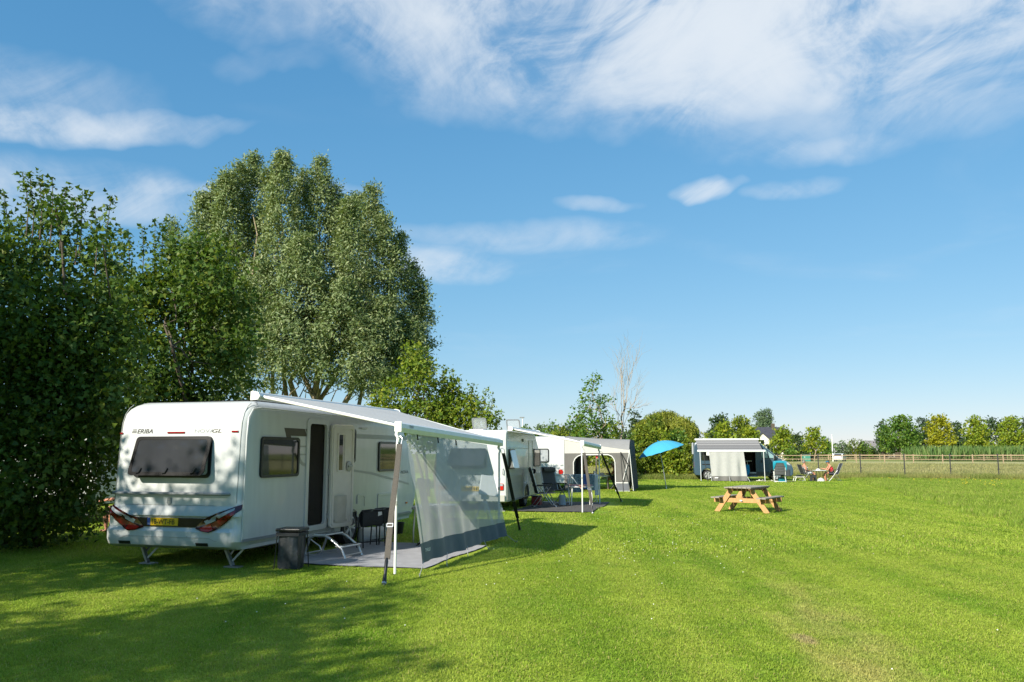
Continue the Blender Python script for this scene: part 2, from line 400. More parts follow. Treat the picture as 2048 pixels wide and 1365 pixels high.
M_coral = material('coral_top', (.66, .045, .06), .85, var=.12)
M_greyshirt = material('grey_top', (.42, .38, .35), .85, var=.1)
M_whitecloth = material('white_cloth', (.74, .74, .72), .85, var=.06)
M_purple = material('purple_top', (.10, .035, .06), .85, var=.6, scale=30)
M_darkcloth = material('dark_cloth', (.025, .022, .022), .85, var=.2)
M_pink = material('pink_cloth', (.72, .34, .27), .8, var=.08)
M_lilac = material('lilac_table', (.30, .26, .40), .6, var=.06)
M_towel = material('patterned_towel', (.20, .27, .31), .9, var=.7, scale=28)
M_towelblue = material('blue_towel', (.10, .16, .42), .9, var=.4, scale=9)
M_redplastic = material('red_box', (.22, .02, .02), .5, var=.1)
M_bark = material('bark', (.10, .078, .055), .9, var=.45, scale=6, stretch=(3, 3, .6), bump=.7, bscale=14)
M_barkpale = material('pale_bark', (.34, .27, .19), .9, var=.3, scale=6, stretch=(3, 3, .6), bump=.4, bscale=14)
M_fencepost = material('fence_black', (.012, .013, .014), .5, var=.1)
M_fencewood = material('fence_timber', (.34, .25, .155), .8, var=.18, scale=5)
M_roofdark = material('slate_roof', (.05, .05, .062), .5, var=.2, scale=2)
M_barnroof = material('fibre_roof', (.22, .205, .205), .8, var=.15, scale=.6)
M_brickpale = material('painted_wall', (.72, .68, .58), .8, var=.06)
M_meshgrey = None

# see-through privacy mesh of the front panel
def mesh_fabric():
    m = bpy.data.materials.new('privacy_mesh'); m.use_nodes = True; nt = m.node_tree; N = nt.nodes; L = nt.links
    p = N['Principled BSDF']; p.inputs['Roughness'].default_value = .7
    tc = N.new('ShaderNodeTexCoord'); no = N.new('ShaderNodeTexNoise'); no.inputs['Scale'].default_value = 4; L.new(tc.outputs['Object'], no.inputs['Vector'])
    r = N.new('ShaderNodeValToRGB'); L.new(no.outputs['Fac'], r.inputs[0]); r.color_ramp.elements[0].color = (.54, .56, .58, 1); r.color_ramp.elements[1].color = (.64, .66, .68, 1); L.new(r.outputs[0], p.inputs['Base Color'])
    tl = N.new('ShaderNodeBsdfTranslucent'); L.new(r.outputs[0], tl.inputs[0]); a = N.new('ShaderNodeMixShader'); a.inputs[0].default_value = .5; L.new(p.outputs[0], a.inputs[1]); L.new(tl.outputs[0], a.inputs[2])
    t = N.new('ShaderNodeBsdfTransparent'); t.inputs[0].default_value = (.82, .9, .93, 1); mx = N.new('ShaderNodeMixShader'); mx.inputs[0].default_value = .66
    L.new(t.outputs[0], mx.inputs[1]); L.new(a.outputs[0], mx.inputs[2]); L.new(mx.outputs[0], N['Material Output'].inputs[0]); return m
M_meshgrey = mesh_fabric()
M_insulate = material('mosquito_mesh', (.02, .016, .012), .8, alpha=.72, var=.1)

M_maple = leaf_material('maple_leaves', [(0.029, 0.070, 0.014), (0.057, 0.118, 0.015), (0.101, 0.162, 0.020), (0.178, 0.199, 0.024)], .30)
M_maple2 = leaf_material('maple_leaves_light', [(0.049, 0.109, 0.013), (0.114, 0.187, 0.016), (0.195, 0.258, 0.023), (0.325, 0.312, 0.039)], .38)
M_willow = leaf_material('willow_leaves', [(0.082, 0.138, 0.047), (0.154, 0.219, 0.076), (0.228, 0.284, 0.117), (0.358, 0.390, 0.205)], .25, spec=.4)
M_weep = leaf_material('weeping_leaves', [(0.122, 0.163, 0.019), (0.211, 0.253, 0.028), (0.309, 0.325, 0.047), (0.406, 0.390, 0.094)], .35)
M_hedge = leaf_material('hedge_leaves', [(0.043, 0.090, 0.010), (0.108, 0.164, 0.016), (0.186, 0.239, 0.021), (0.286, 0.284, 0.026)], .35)
M_green = leaf_material('green_leaves', [(0.038, 0.100, 0.018), (0.075, 0.165, 0.023), (0.135, 0.229, 0.029), (0.209, 0.272, 0.039)], .35)
M_lime = leaf_material('lime_leaves', [(0.100, 0.172, 0.016), (0.172, 0.257, 0.019), (0.257, 0.315, 0.026), (0.372, 0.343, 0.026)], .38)
M_gold = leaf_material('golden_leaves', [(0.125, 0.182, 0.013), (0.250, 0.273, 0.016), (0.354, 0.351, 0.019), (0.437, 0.403, 0.039)], .38)
M_darkgreen = leaf_material('dark_leaves', [(0.024, 0.055, 0.022), (0.040, 0.079, 0.029), (0.061, 0.101, 0.033), (0.088, 0.121, 0.037)], .25)
M_greyleaf = leaf_material('grey_green_leaves', [(0.058, 0.104, 0.052), (0.091, 0.150, 0.072), (0.130, 0.189, 0.091), (0.169, 0.215, 0.111)], .25)
M_rust = leaf_material('rusty_leaves', [(0.065, 0.046, 0.019), (0.117, 0.078, 0.026), (0.130, 0.117, 0.026), (0.195, 0.156, 0.039)], .3)
M_reed = leaf_material('reed_leaves', [(0.065, 0.137, 0.033), (0.104, 0.189, 0.046), (0.143, 0.221, 0.065), (0.195, 0.247, 0.078)], .3)

# ------------------------------------------------------------------ ground
M_lawn = lawn_material()
def build_ground():
    g = MB(); n = 24
    g.grid(lambda u, v: (-2500 + 5000 * u, -1200 + 5200 * v, 0), n, n)
    tag(g.build('ground', M_lawn), kind='structure')
build_ground()

M_hay = material('hay_meadow', (.40, .38, .17), .95, spec=.1, var=.3, scale=.5, bump=.6, bscale=5, stretch=(.5, 1.6, 1))
M_hayfar = material('far_pasture', (.24, .27, .08), .95, spec=.1, var=.3, scale=.2, stretch=(.4, 1.5, 1))
FENCE = lambda x: 71.0 - .495 * x                                     # line of the wire fence on the plan
def rise(x, y): d = y - FENCE(x); return .012 + .36 * min(1, max(0, d / 45.)) ** 1.2
def build_meadow():
    g = MB()
    xs = lambda u: -160 + 560 * u
    g.grid(lambda u, v: (xs(u), FENCE(xs(u)) + 1.2 + 110 * v, rise(xs(u), FENCE(xs(u)) + 110 * v)), 40, 24)
    tag(g.build('hay_meadow', M_hay, smooth=60), kind='structure')
    g = MB()
    g.grid(lambda u, v: (-900 + 2200 * u, 150 + 1600 * v, .40 if v > 0 else .30), 10, 4)
    tag(g.build('far_pasture', M_hayfar), kind='structure')
build_meadow()

def survey(px, py, Y):
    """point at distance Y on the sight line of the survey photograph"""
    f, p = 1638., R(7.838); u = (px - 1024) / f; v = (682.5 - py) / f
    r = (u, math.cos(p) - v * math.sin(p), math.sin(p) + v * math.cos(p)); t = Y / r[1]
    return np.array((r[0] * t, Y, 1.755 + r[2] * t))
def spot(px, py):
    """where that sight line meets the ground"""
    r = survey(px, py, 1.) - np.array((0, 0, 1.755)); t = -1.755 / r[2]; return r[0] * t, r[1] * t

# ------------------------------------------------------------------ grass
def blade_patch(name, n, rad, h0, h1, w, mat, seed, bend=.5):
    rg = np.random.default_rng(seed); rr = rad * np.sqrt(rg.random(n)); an = rg.random(n) * 2 * np.pi
    base = np.stack([rr * np.cos(an), rr * np.sin(an), np.full(n, -.005)], 1)
    h = h0 + (h1 - h0) * rg.random(n) ** 1.5; a2 = rg.random(n) * 2 * np.pi
    d = np.stack([np.cos(a2), np.sin(a2), 0 * a2], 1); s = np.stack([-np.sin(a2), np.cos(a2), 0 * a2], 1); up = np.array([0, 0, 1.])
    b = (bend * (.3 + rg.random(n)))[:, None]; hh = h[:, None]; ww = (w * (.6 + .8 * rg.random(n)))[:, None] / 2
    mid = base + up * hh * .6 + d * hh * b * .35; tip = base + up * hh * (1 - .25 * b) + d * hh * b
    V = np.stack([base - s * ww, base + s * ww, mid + s * ww * .8, mid - s * ww * .8, tip], 1).reshape(-1, 3)
    k = np.arange(n) * 5
    loops = np.stack([k, k + 1, k + 2, k + 3, k + 3, k + 2, k + 4], 1).reshape(-1)
    me = bpy.data.meshes.new(name); me.vertices.add(len(V)); me.vertices.foreach_set('co', V.reshape(-1)); me.loops.add(len(loops)); me.loops.foreach_set('vertex_index', loops)
    me.polygons.add(2 * n); st = np.stack([np.arange(n) * 7, np.arange(n) * 7 + 4], 1).reshape(-1); me.polygons.foreach_set('loop_start', st)
    me.update(calc_edges=True); at = me.attributes.new('rnd', 'FLOAT', 'FACE'); at.data.foreach_set('value', np.repeat(rg.random(n), 2)); me.materials.append(mat)
    return bpy.data.objects.new(name, me)

def scatter(name, pts, scl, patches, label, cat):
    me = bpy.data.meshes.new(name); me.vertices.add(len(pts)); me.vertices.foreach_set('co', np.asarray(pts, float).reshape(-1)); me.update()
    a = me.attributes.new('scl', 'FLOAT', 'POINT'); a.data.foreach_set('value', np.asarray(scl, float))
    o = bpy.data.objects.new(name, me); COL.objects.link(o); tag(o, label, cat, kind='stuff')
    ng = bpy.data.node_groups.new(name, 'GeometryNodeTree'); ng.interface.new_socket('Geometry', in_out='INPUT', socket_type='NodeSocketGeometry'); ng.interface.new_socket('Geometry', in_out='OUTPUT', socket_type='NodeSocketGeometry')
    N = ng.nodes; L = ng.links; gi = N.new('NodeGroupInput'); go = N.new('NodeGroupOutput'); ip = N.new('GeometryNodeInstanceOnPoints'); jn = N.new('GeometryNodeJoinGeometry')
    for q in patches:
        oi = N.new('GeometryNodeObjectInfo'); oi.inputs[0].default_value = q; oi.inputs['As Instance'].default_value = True; L.new(oi.outputs['Geometry'], jn.inputs[0])
    rv = N.new('FunctionNodeRandomValue'); rv.data_type = 'FLOAT_VECTOR'; rv.inputs[0].default_value = (0, 0, 0); rv.inputs[1].default_value = (0, 0, 6.283)
    ri = N.new('FunctionNodeRandomValue'); ri.data_type = 'INT'; ri.inputs['Seed'].default_value = 7
    for s_ in ri.inputs:
        if s_.type == 'INT' and s_.name == 'Min': s_.default_value = 0
        if s_.type == 'INT' and s_.name == 'Max': s_.default_value = len(patches) - 1
    na = N.new('GeometryNodeInputNamedAttribute'); na.data_type = 'FLOAT'; na.inputs[0].default_value = 'scl'
    L.new(gi.outputs[0], ip.inputs['Points']); L.new(jn.outputs[0], ip.inputs['Instance']); ip.inputs['Pick Instance'].default_value = True
    L.new(rv.outputs['Value'], ip.inputs['Rotation']); L.new(na.outputs['Attribute'], ip.inputs['Scale'])
    L.new([q for q in ri.outputs if q.type == 'INT'][0], ip.inputs['Instance Index'])
    L.new(ip.outputs[0], go.inputs[0]); md = o.modifiers.new('scatter', 'NODES'); md.node_group = ng
    return o

CAR1 = (-4.16, 12.79, .273); CAR2 = (-.17, 25.3, .23)
def in_frame(P, car, a0, a1, e0, e1):
    q = P[:, :2] - np.array(car[:2]); D = np.array([math.sin(car[2]), math.cos(car[2])]); Nn = np.array([D[1], -D[0]])
    a = q @ D; e = q @ Nn; return (a > a0) & (a < a1) & (e > e0) & (e < e1)
MAT1 = (CAR1, .85, 4.1, .15, 2.62); MAT2 = (CAR2, .25, 5.4, .1, 2.55)
def keep_off(P, g):
    bad = in_frame(P, MAT1[0], MAT1[1] - g, MAT1[2] + g, MAT1[3] - g, MAT1[4] + g) | in_frame(P, MAT2[0], MAT2[1] - g, MAT2[2] + g, MAT2[3] - g, MAT2[4] + g)
    return P[~bad]
def rough_edge(x, y):
    """right of this the grass is left long (plan coordinates)"""
    return x - (12.2 + (y - 19.) * .30)
M_blade = blade_material('turf_blades'); M_roughblade = blade_material('long_grass', ((.22, .33, .035), (.32, .41, .06)))
M_tallblade = blade_material('tall_grass', ((.20, .28, .05), (.36, .35, .12))); M_hayblade = blade_material('hay_blades', ((.32, .33, .12), (.46, .42, .19)))
def build_grass():
    rg = np.random.default_rng(5)
    def field(y0, y1, step, margin=.5, far=None):
        out = []; y = y0
        while y < y1:
            hw = y * .66 + margin; n = int(2 * hw / step); x = -hw + (np.arange(n) + rg.random(n)) * step
            out.append(np.stack([x, y + (rg.random(n) - .5) * step * 1.2, np.zeros(n)], 1)); y += step
        return np.concatenate(out)
    near = [blade_patch('turf', 470, .24, .010, .036, .0058, M_blade, k, 1.1) for k in range(4)]
    P = keep_off(field(4.4, 15.5, .2), .2); P = P[rough_edge(P[:, 0], P[:, 1]) < 0]
    scatter('lawn_grass', P, .8 + .5 * rg.random(len(P)), near, 'short mown grass of the lawn in the foreground', 'grass')
    mid = [blade_patch('turf', 900, .62, .02, .062, .012, M_blade, 10 + k, .85) for k in range(4)]
    P = keep_off(field(15.2, 44, .55), .55); P = P[(rough_edge(P[:, 0], P[:, 1]) < 0)]
    scatter('lawn_grass', P, .8 + .5 * rg.random(len(P)), mid, 'short mown grass of the lawn around the caravans', 'grass')
    far = [blade_patch('turf', 700, 1.3, .03, .08, .022, M_blade, 15 + k, .85) for k in range(3)]
    P = field(44, 57.5, 1.15); P = P[(rough_edge(P[:, 0], P[:, 1]) < 0)]
    P = P[~((P[:, 0] > 14) & (P[:, 0] < 18.8) & (P[:, 1] > 51) & (P[:, 1] < 55.3))]
    scatter('lawn_grass', P, .8 + .5 * rg.random(len(P)), far, 'short mown grass of the lawn before the camper van', 'grass')
    rough = [blade_patch('turf', 500, .6, .06, .20, .012, M_roughblade, 20 + k, .7) for k in range(4)]
    P = field(17, 58, .55, 6); P = P[(rough_edge(P[:, 0], P[:, 1]) > 0) & (P[:, 1] < FENCE(P[:, 0]) - .5)]
    scatter('rough_grass', P, .7 + .6 * rg.random(len(P)), rough, 'longer unmown grass right of the lawn before the wire fence', 'grass')
    tall = [blade_patch('turf', 220, .55, .25, .62, .014, M_tallblade, 30 + k, .5) for k in range(4)]
    x = 9 + rg.random(900) * 36; P = np.stack([x, FENCE(x) + (rg.random(900) - .6) * 2.6, np.zeros(900)], 1)
    P = P[(P[:, 0] > 19.2)]
    scatter('tall_grass', P, .5 + .6 * rg.random(len(P)), tall, 'tall seeding grass along the foot of the wire fence', 'grass')
    hay = [blade_patch('turf', 130, .9, .12, .42, .03, M_hayblade, 40 + k, .5) for k in range(4)]
    x = -30 + rg.random(9000) * 105; d = 1.5 + 48 * rg.random(9000) ** 1.3; y = FENCE(x) + d
    P = np.stack([x, y, [rise(a, b) for a, b in zip(x, y)]], 1); P = P[(np.abs(P[:, 0]) < P[:, 1] * .68)]
    scatter('hay_grass', P, .6 + .7 * rg.random(len(P)), hay, 'pale dry hay grass of the meadow behind the wire fence', 'grass')
    # grass growing up around the hedge foot
    x = 6.5 + rg.random(260) * 6.5; P = np.stack([x, 56.2 + rg.random(260) * 1.2, np.zeros(260)], 1)
    scatter('tall_grass', P, .5 + .4 * rg.random(len(P)), tall, 'tuft grass along the foot of the hedge behind the parasol', 'grass')
    # flower heads in the turf
    def dots(name, P, r, col, label):
        g = MB()
        for p in P:
            g.lathe([(.0005, r * .9), (r * .8, r * .5), (r, 0), (r * .6, -r * .5)], 5, (p[0], p[1], p[2]))
        tag(g.build(name, material(name + '_petals', col, .8)), label, 'flowers', kind='stuff')
    P = []
    for cx, cy, s_, n in ((3.2, 15.5, 1.1, 60), (1.6, 14.5, .8, 34), (.6, 12, 1.4, 30), (-2.6, 9.6, .7, 12), (2.5, 20, 2.2, 46), (6, 22, 2, 24), (3.6, 9, 2.5, 22)):
        P += [(cx + rg.normal() * s_, cy + rg.normal() * s_ * 1.3, .045) for _ in range(n)]
    dots('clover_flowers', P[::2], .008, (.78, .77, .68), 'tiny white clover heads scattered in the lawn')
    P = [(x, FENCE(x) - 2 - 16 * rg.random(), .2) for x in 24 + rg.random(170) * 26]
    dots('buttercup_flowers', P, .024, (.75, .55, .02), 'small yellow buttercups in the long grass at the right')
build_grass()

# ------------------------------------------------------------------ trees and hedges
LEAF = {'rhomb': (np.array([(0, 0, 0), (.5, -.5, .06), (1, 0, -.05), (.5, .5, .06)]), [4]),
        'maple': (np.array([(0, 0, 0), (.22, -.5, .05), (.5, -.24, 0), (1, 0, -.08), (.5, .24, 0), (.22, .5, .05)]), [6])}
def leaf_object(name, pos, dirs, nrm, L, W, mat, parent, rg, shape='rhomb', cl=None):
    T = LEAF[shape][0]; k = len(T); n = len(pos)
    d = dirs / np.linalg.norm(dirs, axis=1, keepdims=True); s = np.cross(d, nrm); s /= np.linalg.norm(s, axis=1, keepdims=True) + 1e-9; m = np.cross(s, d)
    sc = .45 + 1.0 * rg.random(n); Ls = (L * sc)[:, None, None]; Ws = (W * sc)[:, None, None]
    V = pos[:, None] + d[:, None] * T[None, :, 0:1] * Ls + s[:, None] * T[None, :, 1:2] * Ws + m[:, None] * T[None, :, 2:3] * Ls
    V = V.reshape(-1, 3); me = bpy.data.meshes.new(name); me.vertices.add(n * k); me.vertices.foreach_set('co', V.reshape(-1))
    me.loops.add(n * k); me.loops.foreach_set('vertex_index', np.arange(n * k)); me.polygons.add(n); me.polygons.foreach_set('loop_start', np.arange(n) * k)
    me.update(calc_edges=True); at = me.attributes.new('rnd', 'FLOAT', 'FACE')
    r = rg.random(n) if cl is None else np.clip(.55 * rg.random(n) + .45 * cl, 0, 1)
    at.data.foreach_set('value', r); me.materials.append(mat)
    o = bpy.data.objects.new(name, me); COL.objects.link(o); o.parent = parent; return o

def unit(rg, n):
    v = rg.normal(size=(n, 3)); return v / np.linalg.norm(v, axis=1, keepdims=True)

def clumps_in(rg, lobes, per_m2, inner=.5):
    """clump centres near the surface of each ellipsoid lobe: (centre, outward)"""
    C = []; O = []
    for c, r in lobes:
        n = max(3, int(per_m2 * 4 * (r[0] * r[1] + r[0] * r[2] + r[1] * r[2]) / 3 * 3.1)); u = unit(rg, n)
        f = (inner + (1 - inner) * rg.random(n) ** .6)[:, None]; C.append(np.array(c) + u * np.array(r) * f); O.append(u / np.array(r) * np.mean(r))
    return np.concatenate(C), np.concatenate(O)

def foliage(parent, rg, C, O, nleaf, spread, L, W, mat, shape='rhomb', droop=0., name='crown', upright=.4):
    n = len(C); k = nleaf
    pos = np.repeat(C, k, 0) + rg.normal(size=(n * k, 3)) * np.array([spread, spread, spread * .8])
    out = np.repeat(O, k, 0)
    d = unit(rg, n * k) * .9 + out * .6 + np.array([0, 0, -droop]); nr = unit(rg, n * k) * .75 + np.array([0, 0, upright]) + out * .8
    return leaf_object(name, pos, d, nr, L, W, mat, parent, rg, shape, np.repeat(rg.random(n), k))

def trunk_part(parent, paths, mat, n=8, name='trunk'):
    g = MB()
    for pts, r in paths: g.tube(pts, r, n)
    return g.build(name, mat, parent, smooth=60)

def limb(rg, a, b, r0, r1, k=6, wob=.12):
    a, b = np.array(a, float), np.array(b, float); L_ = np.linalg.norm(b - a); pts = []; rs = []
    for i in range(k + 1):
        t = i / k; p = a + (b - a) * t + rg.normal(size=3) * L_ * wob * .25 * math.sin(math.pi * t); p[2] += L_ * .06 * math.sin(math.pi * t)
        pts.append(p); rs.append(r0 + (r1 - r0) * t ** .8)
    return pts, rs

def lobe_tree(name, label, base, lobes, seed, mat, per_m2, nleaf, spread, L, W, shape='rhomb', stems=1, r0=.12, bark=None, group=None, cat='tree', spires=(), inner=.5, droop=0., limbs=8, extra=None, upright=.4):
    """a tree from world-space ellipsoid lobes [(centre, radii)], a trunk with limbs into the lobes, optional leader shoots"""
    rg = np.random.default_rng(seed); base = np.array((base[0], base[1], base[2] if len(base) > 2 else 0.))
    t = thing(name, label, cat, tuple(base), 0, group)
    lobes = [((np.array(c) - base), np.array(r)) for c, r in lobes]
    C, O = clumps_in(rg, lobes, per_m2, inner)
    keep = C[:, 2] > .12; C, O = C[keep], O[keep]
    pos = []; 
    if len(spires):
        SC = []; SO = []
        for a, b in spires:
            a = np.array(a) - base; b = np.array(b) - base; k = max(5, int(np.linalg.norm(b - a) / (L * .5)))
            for i in range(k):
                f = i / (k - 1); SC.append(a + (b - a) * f + rg.normal(size=3) * .02); SO.append(np.array([0, 0, .5]))
        SC = np.array(SC); SO = np.array(SO)
        foliage(t, rg, SC, SO, 6, L * .55, L * .85, W * .85, mat, shape, 0, 'leader_leaves')
        for a, b in spires: g = MB(); g.tube([np.array(a) - base - np.array((0, 0, .6)), np.array(a) - base, np.array(b) - base], [.014, .01, .004], 4); g.build('leader_shoot', bark or M_bark, t)
    foliage(t, rg, C, O, nleaf, spread, L, W, mat, shape, droop, upright=upright)
    paths = []; top = max(c[2] + r[2] for c, r in lobes)
    order = sorted(lobes, key=lambda q: -q[0][2])
    for s_ in range(stems):
        off = np.array((rg.normal() * .12 * (stems > 1) * 3, rg.normal() * .1 * (stems > 1), 0)); c, r = order[s_ % len(order)]
        paths.append(limb(rg, off, c + np.array((0, 0, r[2] * .5)), r0 * (1 if stems == 1 else .8), .02, 8, .2))
    for i in range(limbs):
        c, r = lobes[i % len(lobes)]; pts, rs = paths[i % stems]; j = min(len(pts) - 2, 2 + (i % 4)); 
        paths.append(limb(rg, pts[j], c + rg.normal(size=3) * r * .3, rs[j] * .6, .01, 6, .3))
    trunk_part(t, paths, bark or M_bark)
    return t

def px_lobes(spec, Y, deep=1., seed=0):
    rg = np.random.default_rng(seed); out = []
    for q in spec:
        px, py, rp = q[:3]; dy = q[3] if len(q) > 3 else rg.uniform(-.5, .5) * deep; rv = q[4] if len(q) > 4 else rp
        y = Y + dy; out.append((survey(px, py, y), np.array((rp * y / 1638, rp * y / 1638 * .9, rv * y / 1638))))
    return out
def px_spires(spec, Y, drop=70): return [(survey(px + dx, py + drop, Y), survey(px, py, Y)) for px, py, dx in spec]

# field maples in the row left of the first caravan
A = [(15, 535, 70), (85, 465, 52), (55, 630, 100), (165, 545, 70), (210, 485, 30), (150, 680, 110), (20, 780, 120), (120, 830, 115), (205, 700, 80), (60, 930, 110), (165, 900, 85),
     (-20, 620, 100), (-60, 800, 140), (-60, 960, 120), (100, 990, 55), (195, 610, 50), (215, 830, 55), (0, 1010, 60), (110, 430, 26), (-40, 490, 55), (120, 745, 90), (235, 770, 45), (40, 1035, 55), (115, 1040, 45), (-20, 1055, 60), (165, 985, 40), (75, 1065, 30), (150, 1010, 35)]
lobe_tree('maple_tree', 'dark field maple with upright leader shoots at the far left edge', spot(60, 1095), px_lobes(A, 15.6, 1.4, 1), 11, M_maple, 12, 22, .19, .098, .095, 'maple', 2, .09,
          group='field maples of the hedge row', spires=px_spires([(45, 345, 12), (78, 350, 6), (105, 355, 0), (132, 372, -8), (165, 382, -2), (222, 392, -8), (6, 385, 12), (60, 360, 8), (190, 420, 4), (150, 400, 5)], 15.6), limbs=14)
B = [(295, 575, 48), (275, 640, 70), (350, 600, 72), (415, 570, 70), (445, 660, 70), (385, 730, 85), (462, 745, 44), (300, 745, 80), (250, 800, 70), (428, 520, 40), (360, 530, 42), (480, 690, 34), (330, 850, 90), (430, 820, 60), (240, 700, 50), (265, 560, 34), (240, 590, 34), (232, 640, 40), (465, 600, 40), (395, 500, 34)]
lobe_tree('maple_tree', 'tall green field maple right behind the roof of the nearest caravan', (-8.2, 20.2), px_lobes(B, 20.2, 1.4, 2), 12, M_maple, 9, 22, .21, .11, .105, 'maple', 2, .09,
          group='field maples of the hedge row', spires=px_spires([(255, 462, 4), (285, 455, 2), (310, 448, 0), (326, 442, -2), (345, 470, 0), (400, 470, 2), (432, 480, 0), (238, 500, 4)], 20.2, 60), limbs=12)
Cc = [(830, 755, 36), (822, 715, 20), (880, 805, 42), (922, 835, 40), (960, 845, 28), (985, 838, 14), (785, 800, 40), (850, 845, 55), (905, 790, 22), (760, 830, 30), (842, 730, 18), (940, 800, 18), (895, 770, 14), (900, 860, 50)]
lobe_tree('maple_tree', 'yellow-green bushy maple between the nearest caravan awning and the second caravan', (-3.6, 34.), px_lobes(Cc, 34., 1.2, 3), 13, M_maple2, 8, 19, .18, .135, .115, 'maple', 3, .09,
          group='field maples of the hedge row', spires=px_spires([(815, 682, 0), (838, 684, -2), (853, 700, -2), (888, 735, 0), (903, 737, 0), (972, 777, -4), (986, 790, -6), (1000, 825, -8), (960, 800, 0), (945, 770, -3)], 34., 40), limbs=10)
# the same row goes on past the left edge of the picture towards the camera; its crowns shade the lawn and the caravan
def row_maple(x, y, h, seed, r, label):
    rg = np.random.default_rng(seed); lob = []
    for i in range(13):
        z = h * (.22 + .62 * i / 12); w = r * (1 - .55 * max(0, (z / h - .45)) / .55); a = rg.random() * 6.28
        lob.append(((x + math.cos(a) * w * .55, y + math.sin(a) * w * .55, z), (w * .55, w * .55, h * .13)))
    lob.append(((x, y, h * .86), (r * .35, r * .35, h * .12)))
    lobe_tree('maple_tree', label, (x, y), lob, seed, M_maple, 3.0, 13, .24, .17, .16, 'maple', 2, .14, group='field maples of the hedge row', limbs=8)
row_maple(-11.9, 12.0, 8.0, 31, 2.7, 'field maple next in the hedge row just outside the left edge')
row_maple(-13.25, 8.6, 8.8, 32, 2.9, 'field maple outside the left edge that shades the caravan rear')
row_maple(-12.3, 3.7, 8.4, 33, 2.6, 'field maple outside the left edge that shades the lawn')
row_maple(-11.4, .2, 8.8, 34, 2.8, 'field maple farthest outside the left edge beside the camera')
row_maple(-11.4, -3.2, 8.6, 35, 2.6, 'field maple behind the camera on the left that shades the front lawn')
row_maple(-12.4, -7.0, 7.2, 36, 2.4, 'rearmost field maple behind the camera on the left')

# big willow: plumes of silvery foliage on several stems
def willow():
    rg = np.random.default_rng(21); Y = 38.; base = np.array((survey(635, 900, Y)[0], Y, 0))
    t = thing('willow_tree', 'large silver-green willow with many upright plumes behind the nearest caravan', 'tree', tuple(base))
    pl = [(405, 388, 730, 44, .5), (455, 345, 760, 50, -.5), (506, 312, 700, 44, 1.2), (566, 308, 740, 56, -1.), (642, 317, 720, 56, .2), (700, 400, 770, 56, -1.4), (743, 374, 790, 54, .8), (797, 468, 790, 44, .2),
          (842, 560, 745, 34, .8), (605, 470, 745, 74, -2.2), (520, 520, 780, 62, -2.), (685, 560, 770, 66, -2.4), (380, 480, 740, 40, -1.), (765, 600, 800, 52, -1.6), (560, 610, 755, 56, -2.6), (470, 620, 790, 44, -1.6), (625, 620, 770, 60, 1.5), (345, 440, 640, 26, 1.), (820, 640, 790, 40, -.6), (735, 640, 790, 44, -2.4), (480, 330, 640, 36, .4), (536, 338, 640, 36, .2), (606, 345, 640, 40, .8), (672, 372, 700, 40, .6), (715, 392, 700, 38, 1.4), (770, 430, 760, 38, -.6), (822, 520, 780, 36, 1.2), (430, 368, 700, 36, .8)]
    C = []; O = []
    for px, y0, y1, hw, dy in pl:
        top = survey(px, y0, Y + dy) - base; bot = survey(px, y1, Y + dy) - base; h = top[2] - bot[2]; w = hw * Y / 1638
        n = int(h * w * 36); tt = rg.random(n) ** .85; rad = w * np.minimum(1, (tt * 3.2) ** .7 * .55 + .45) * np.clip(1.02 - tt, 0, 1) ** .72 * 1.22
        a = rg.random(n) * 6.283; f = .45 + .6 * rg.random(n) ** .6
        C.append(np.stack([bot[0] + (top[0] - bot[0]) * tt + np.cos(a) * rad * f, bot[1] + np.sin(a) * rad * f, bot[2] + h * tt], 1)); O.append(np.stack([np.cos(a) * .8, np.sin(a) * .8, .35 + 0 * a], 1))
    C = np.concatenate(C); O = np.concatenate(O)
    foliage(t, rg, C, O, 30, .17, .165, .055, M_willow, droop=.25)
    paths = []
    for bx, tx, ty, r in ((-1.6, 455, 480, .16), (-1.2, 506, 430, .17), (-.7, 560, 420, .2), (-.2, 610, 520, .2), (.2, 642, 430, .22), (.5, 690, 520, .2), (.9, 743, 500, .18), (1.3, 797, 580, .15), (1.6, 830, 660, .12), (-1.9, 405, 520, .13)):
        e = survey(tx, ty, Y + rg.uniform(-.6, .6)) - base; paths.append(limb(rg, (bx * .45, rg.uniform(-.4, .4), 0), e, r, .02, 9, .12))
        m = paths[-1]
        for j in range(4):
            i = rg.integers(2, 6); p = m[0][i]; paths.append(limb(rg, p, p + np.array((rg.normal() * 1.1, rg.normal() * .6, 1.2 + rg.random())), m[1][i] * .5, .012, 5, .3))
    trunk_part(t, paths, M_barkpale)
willow()

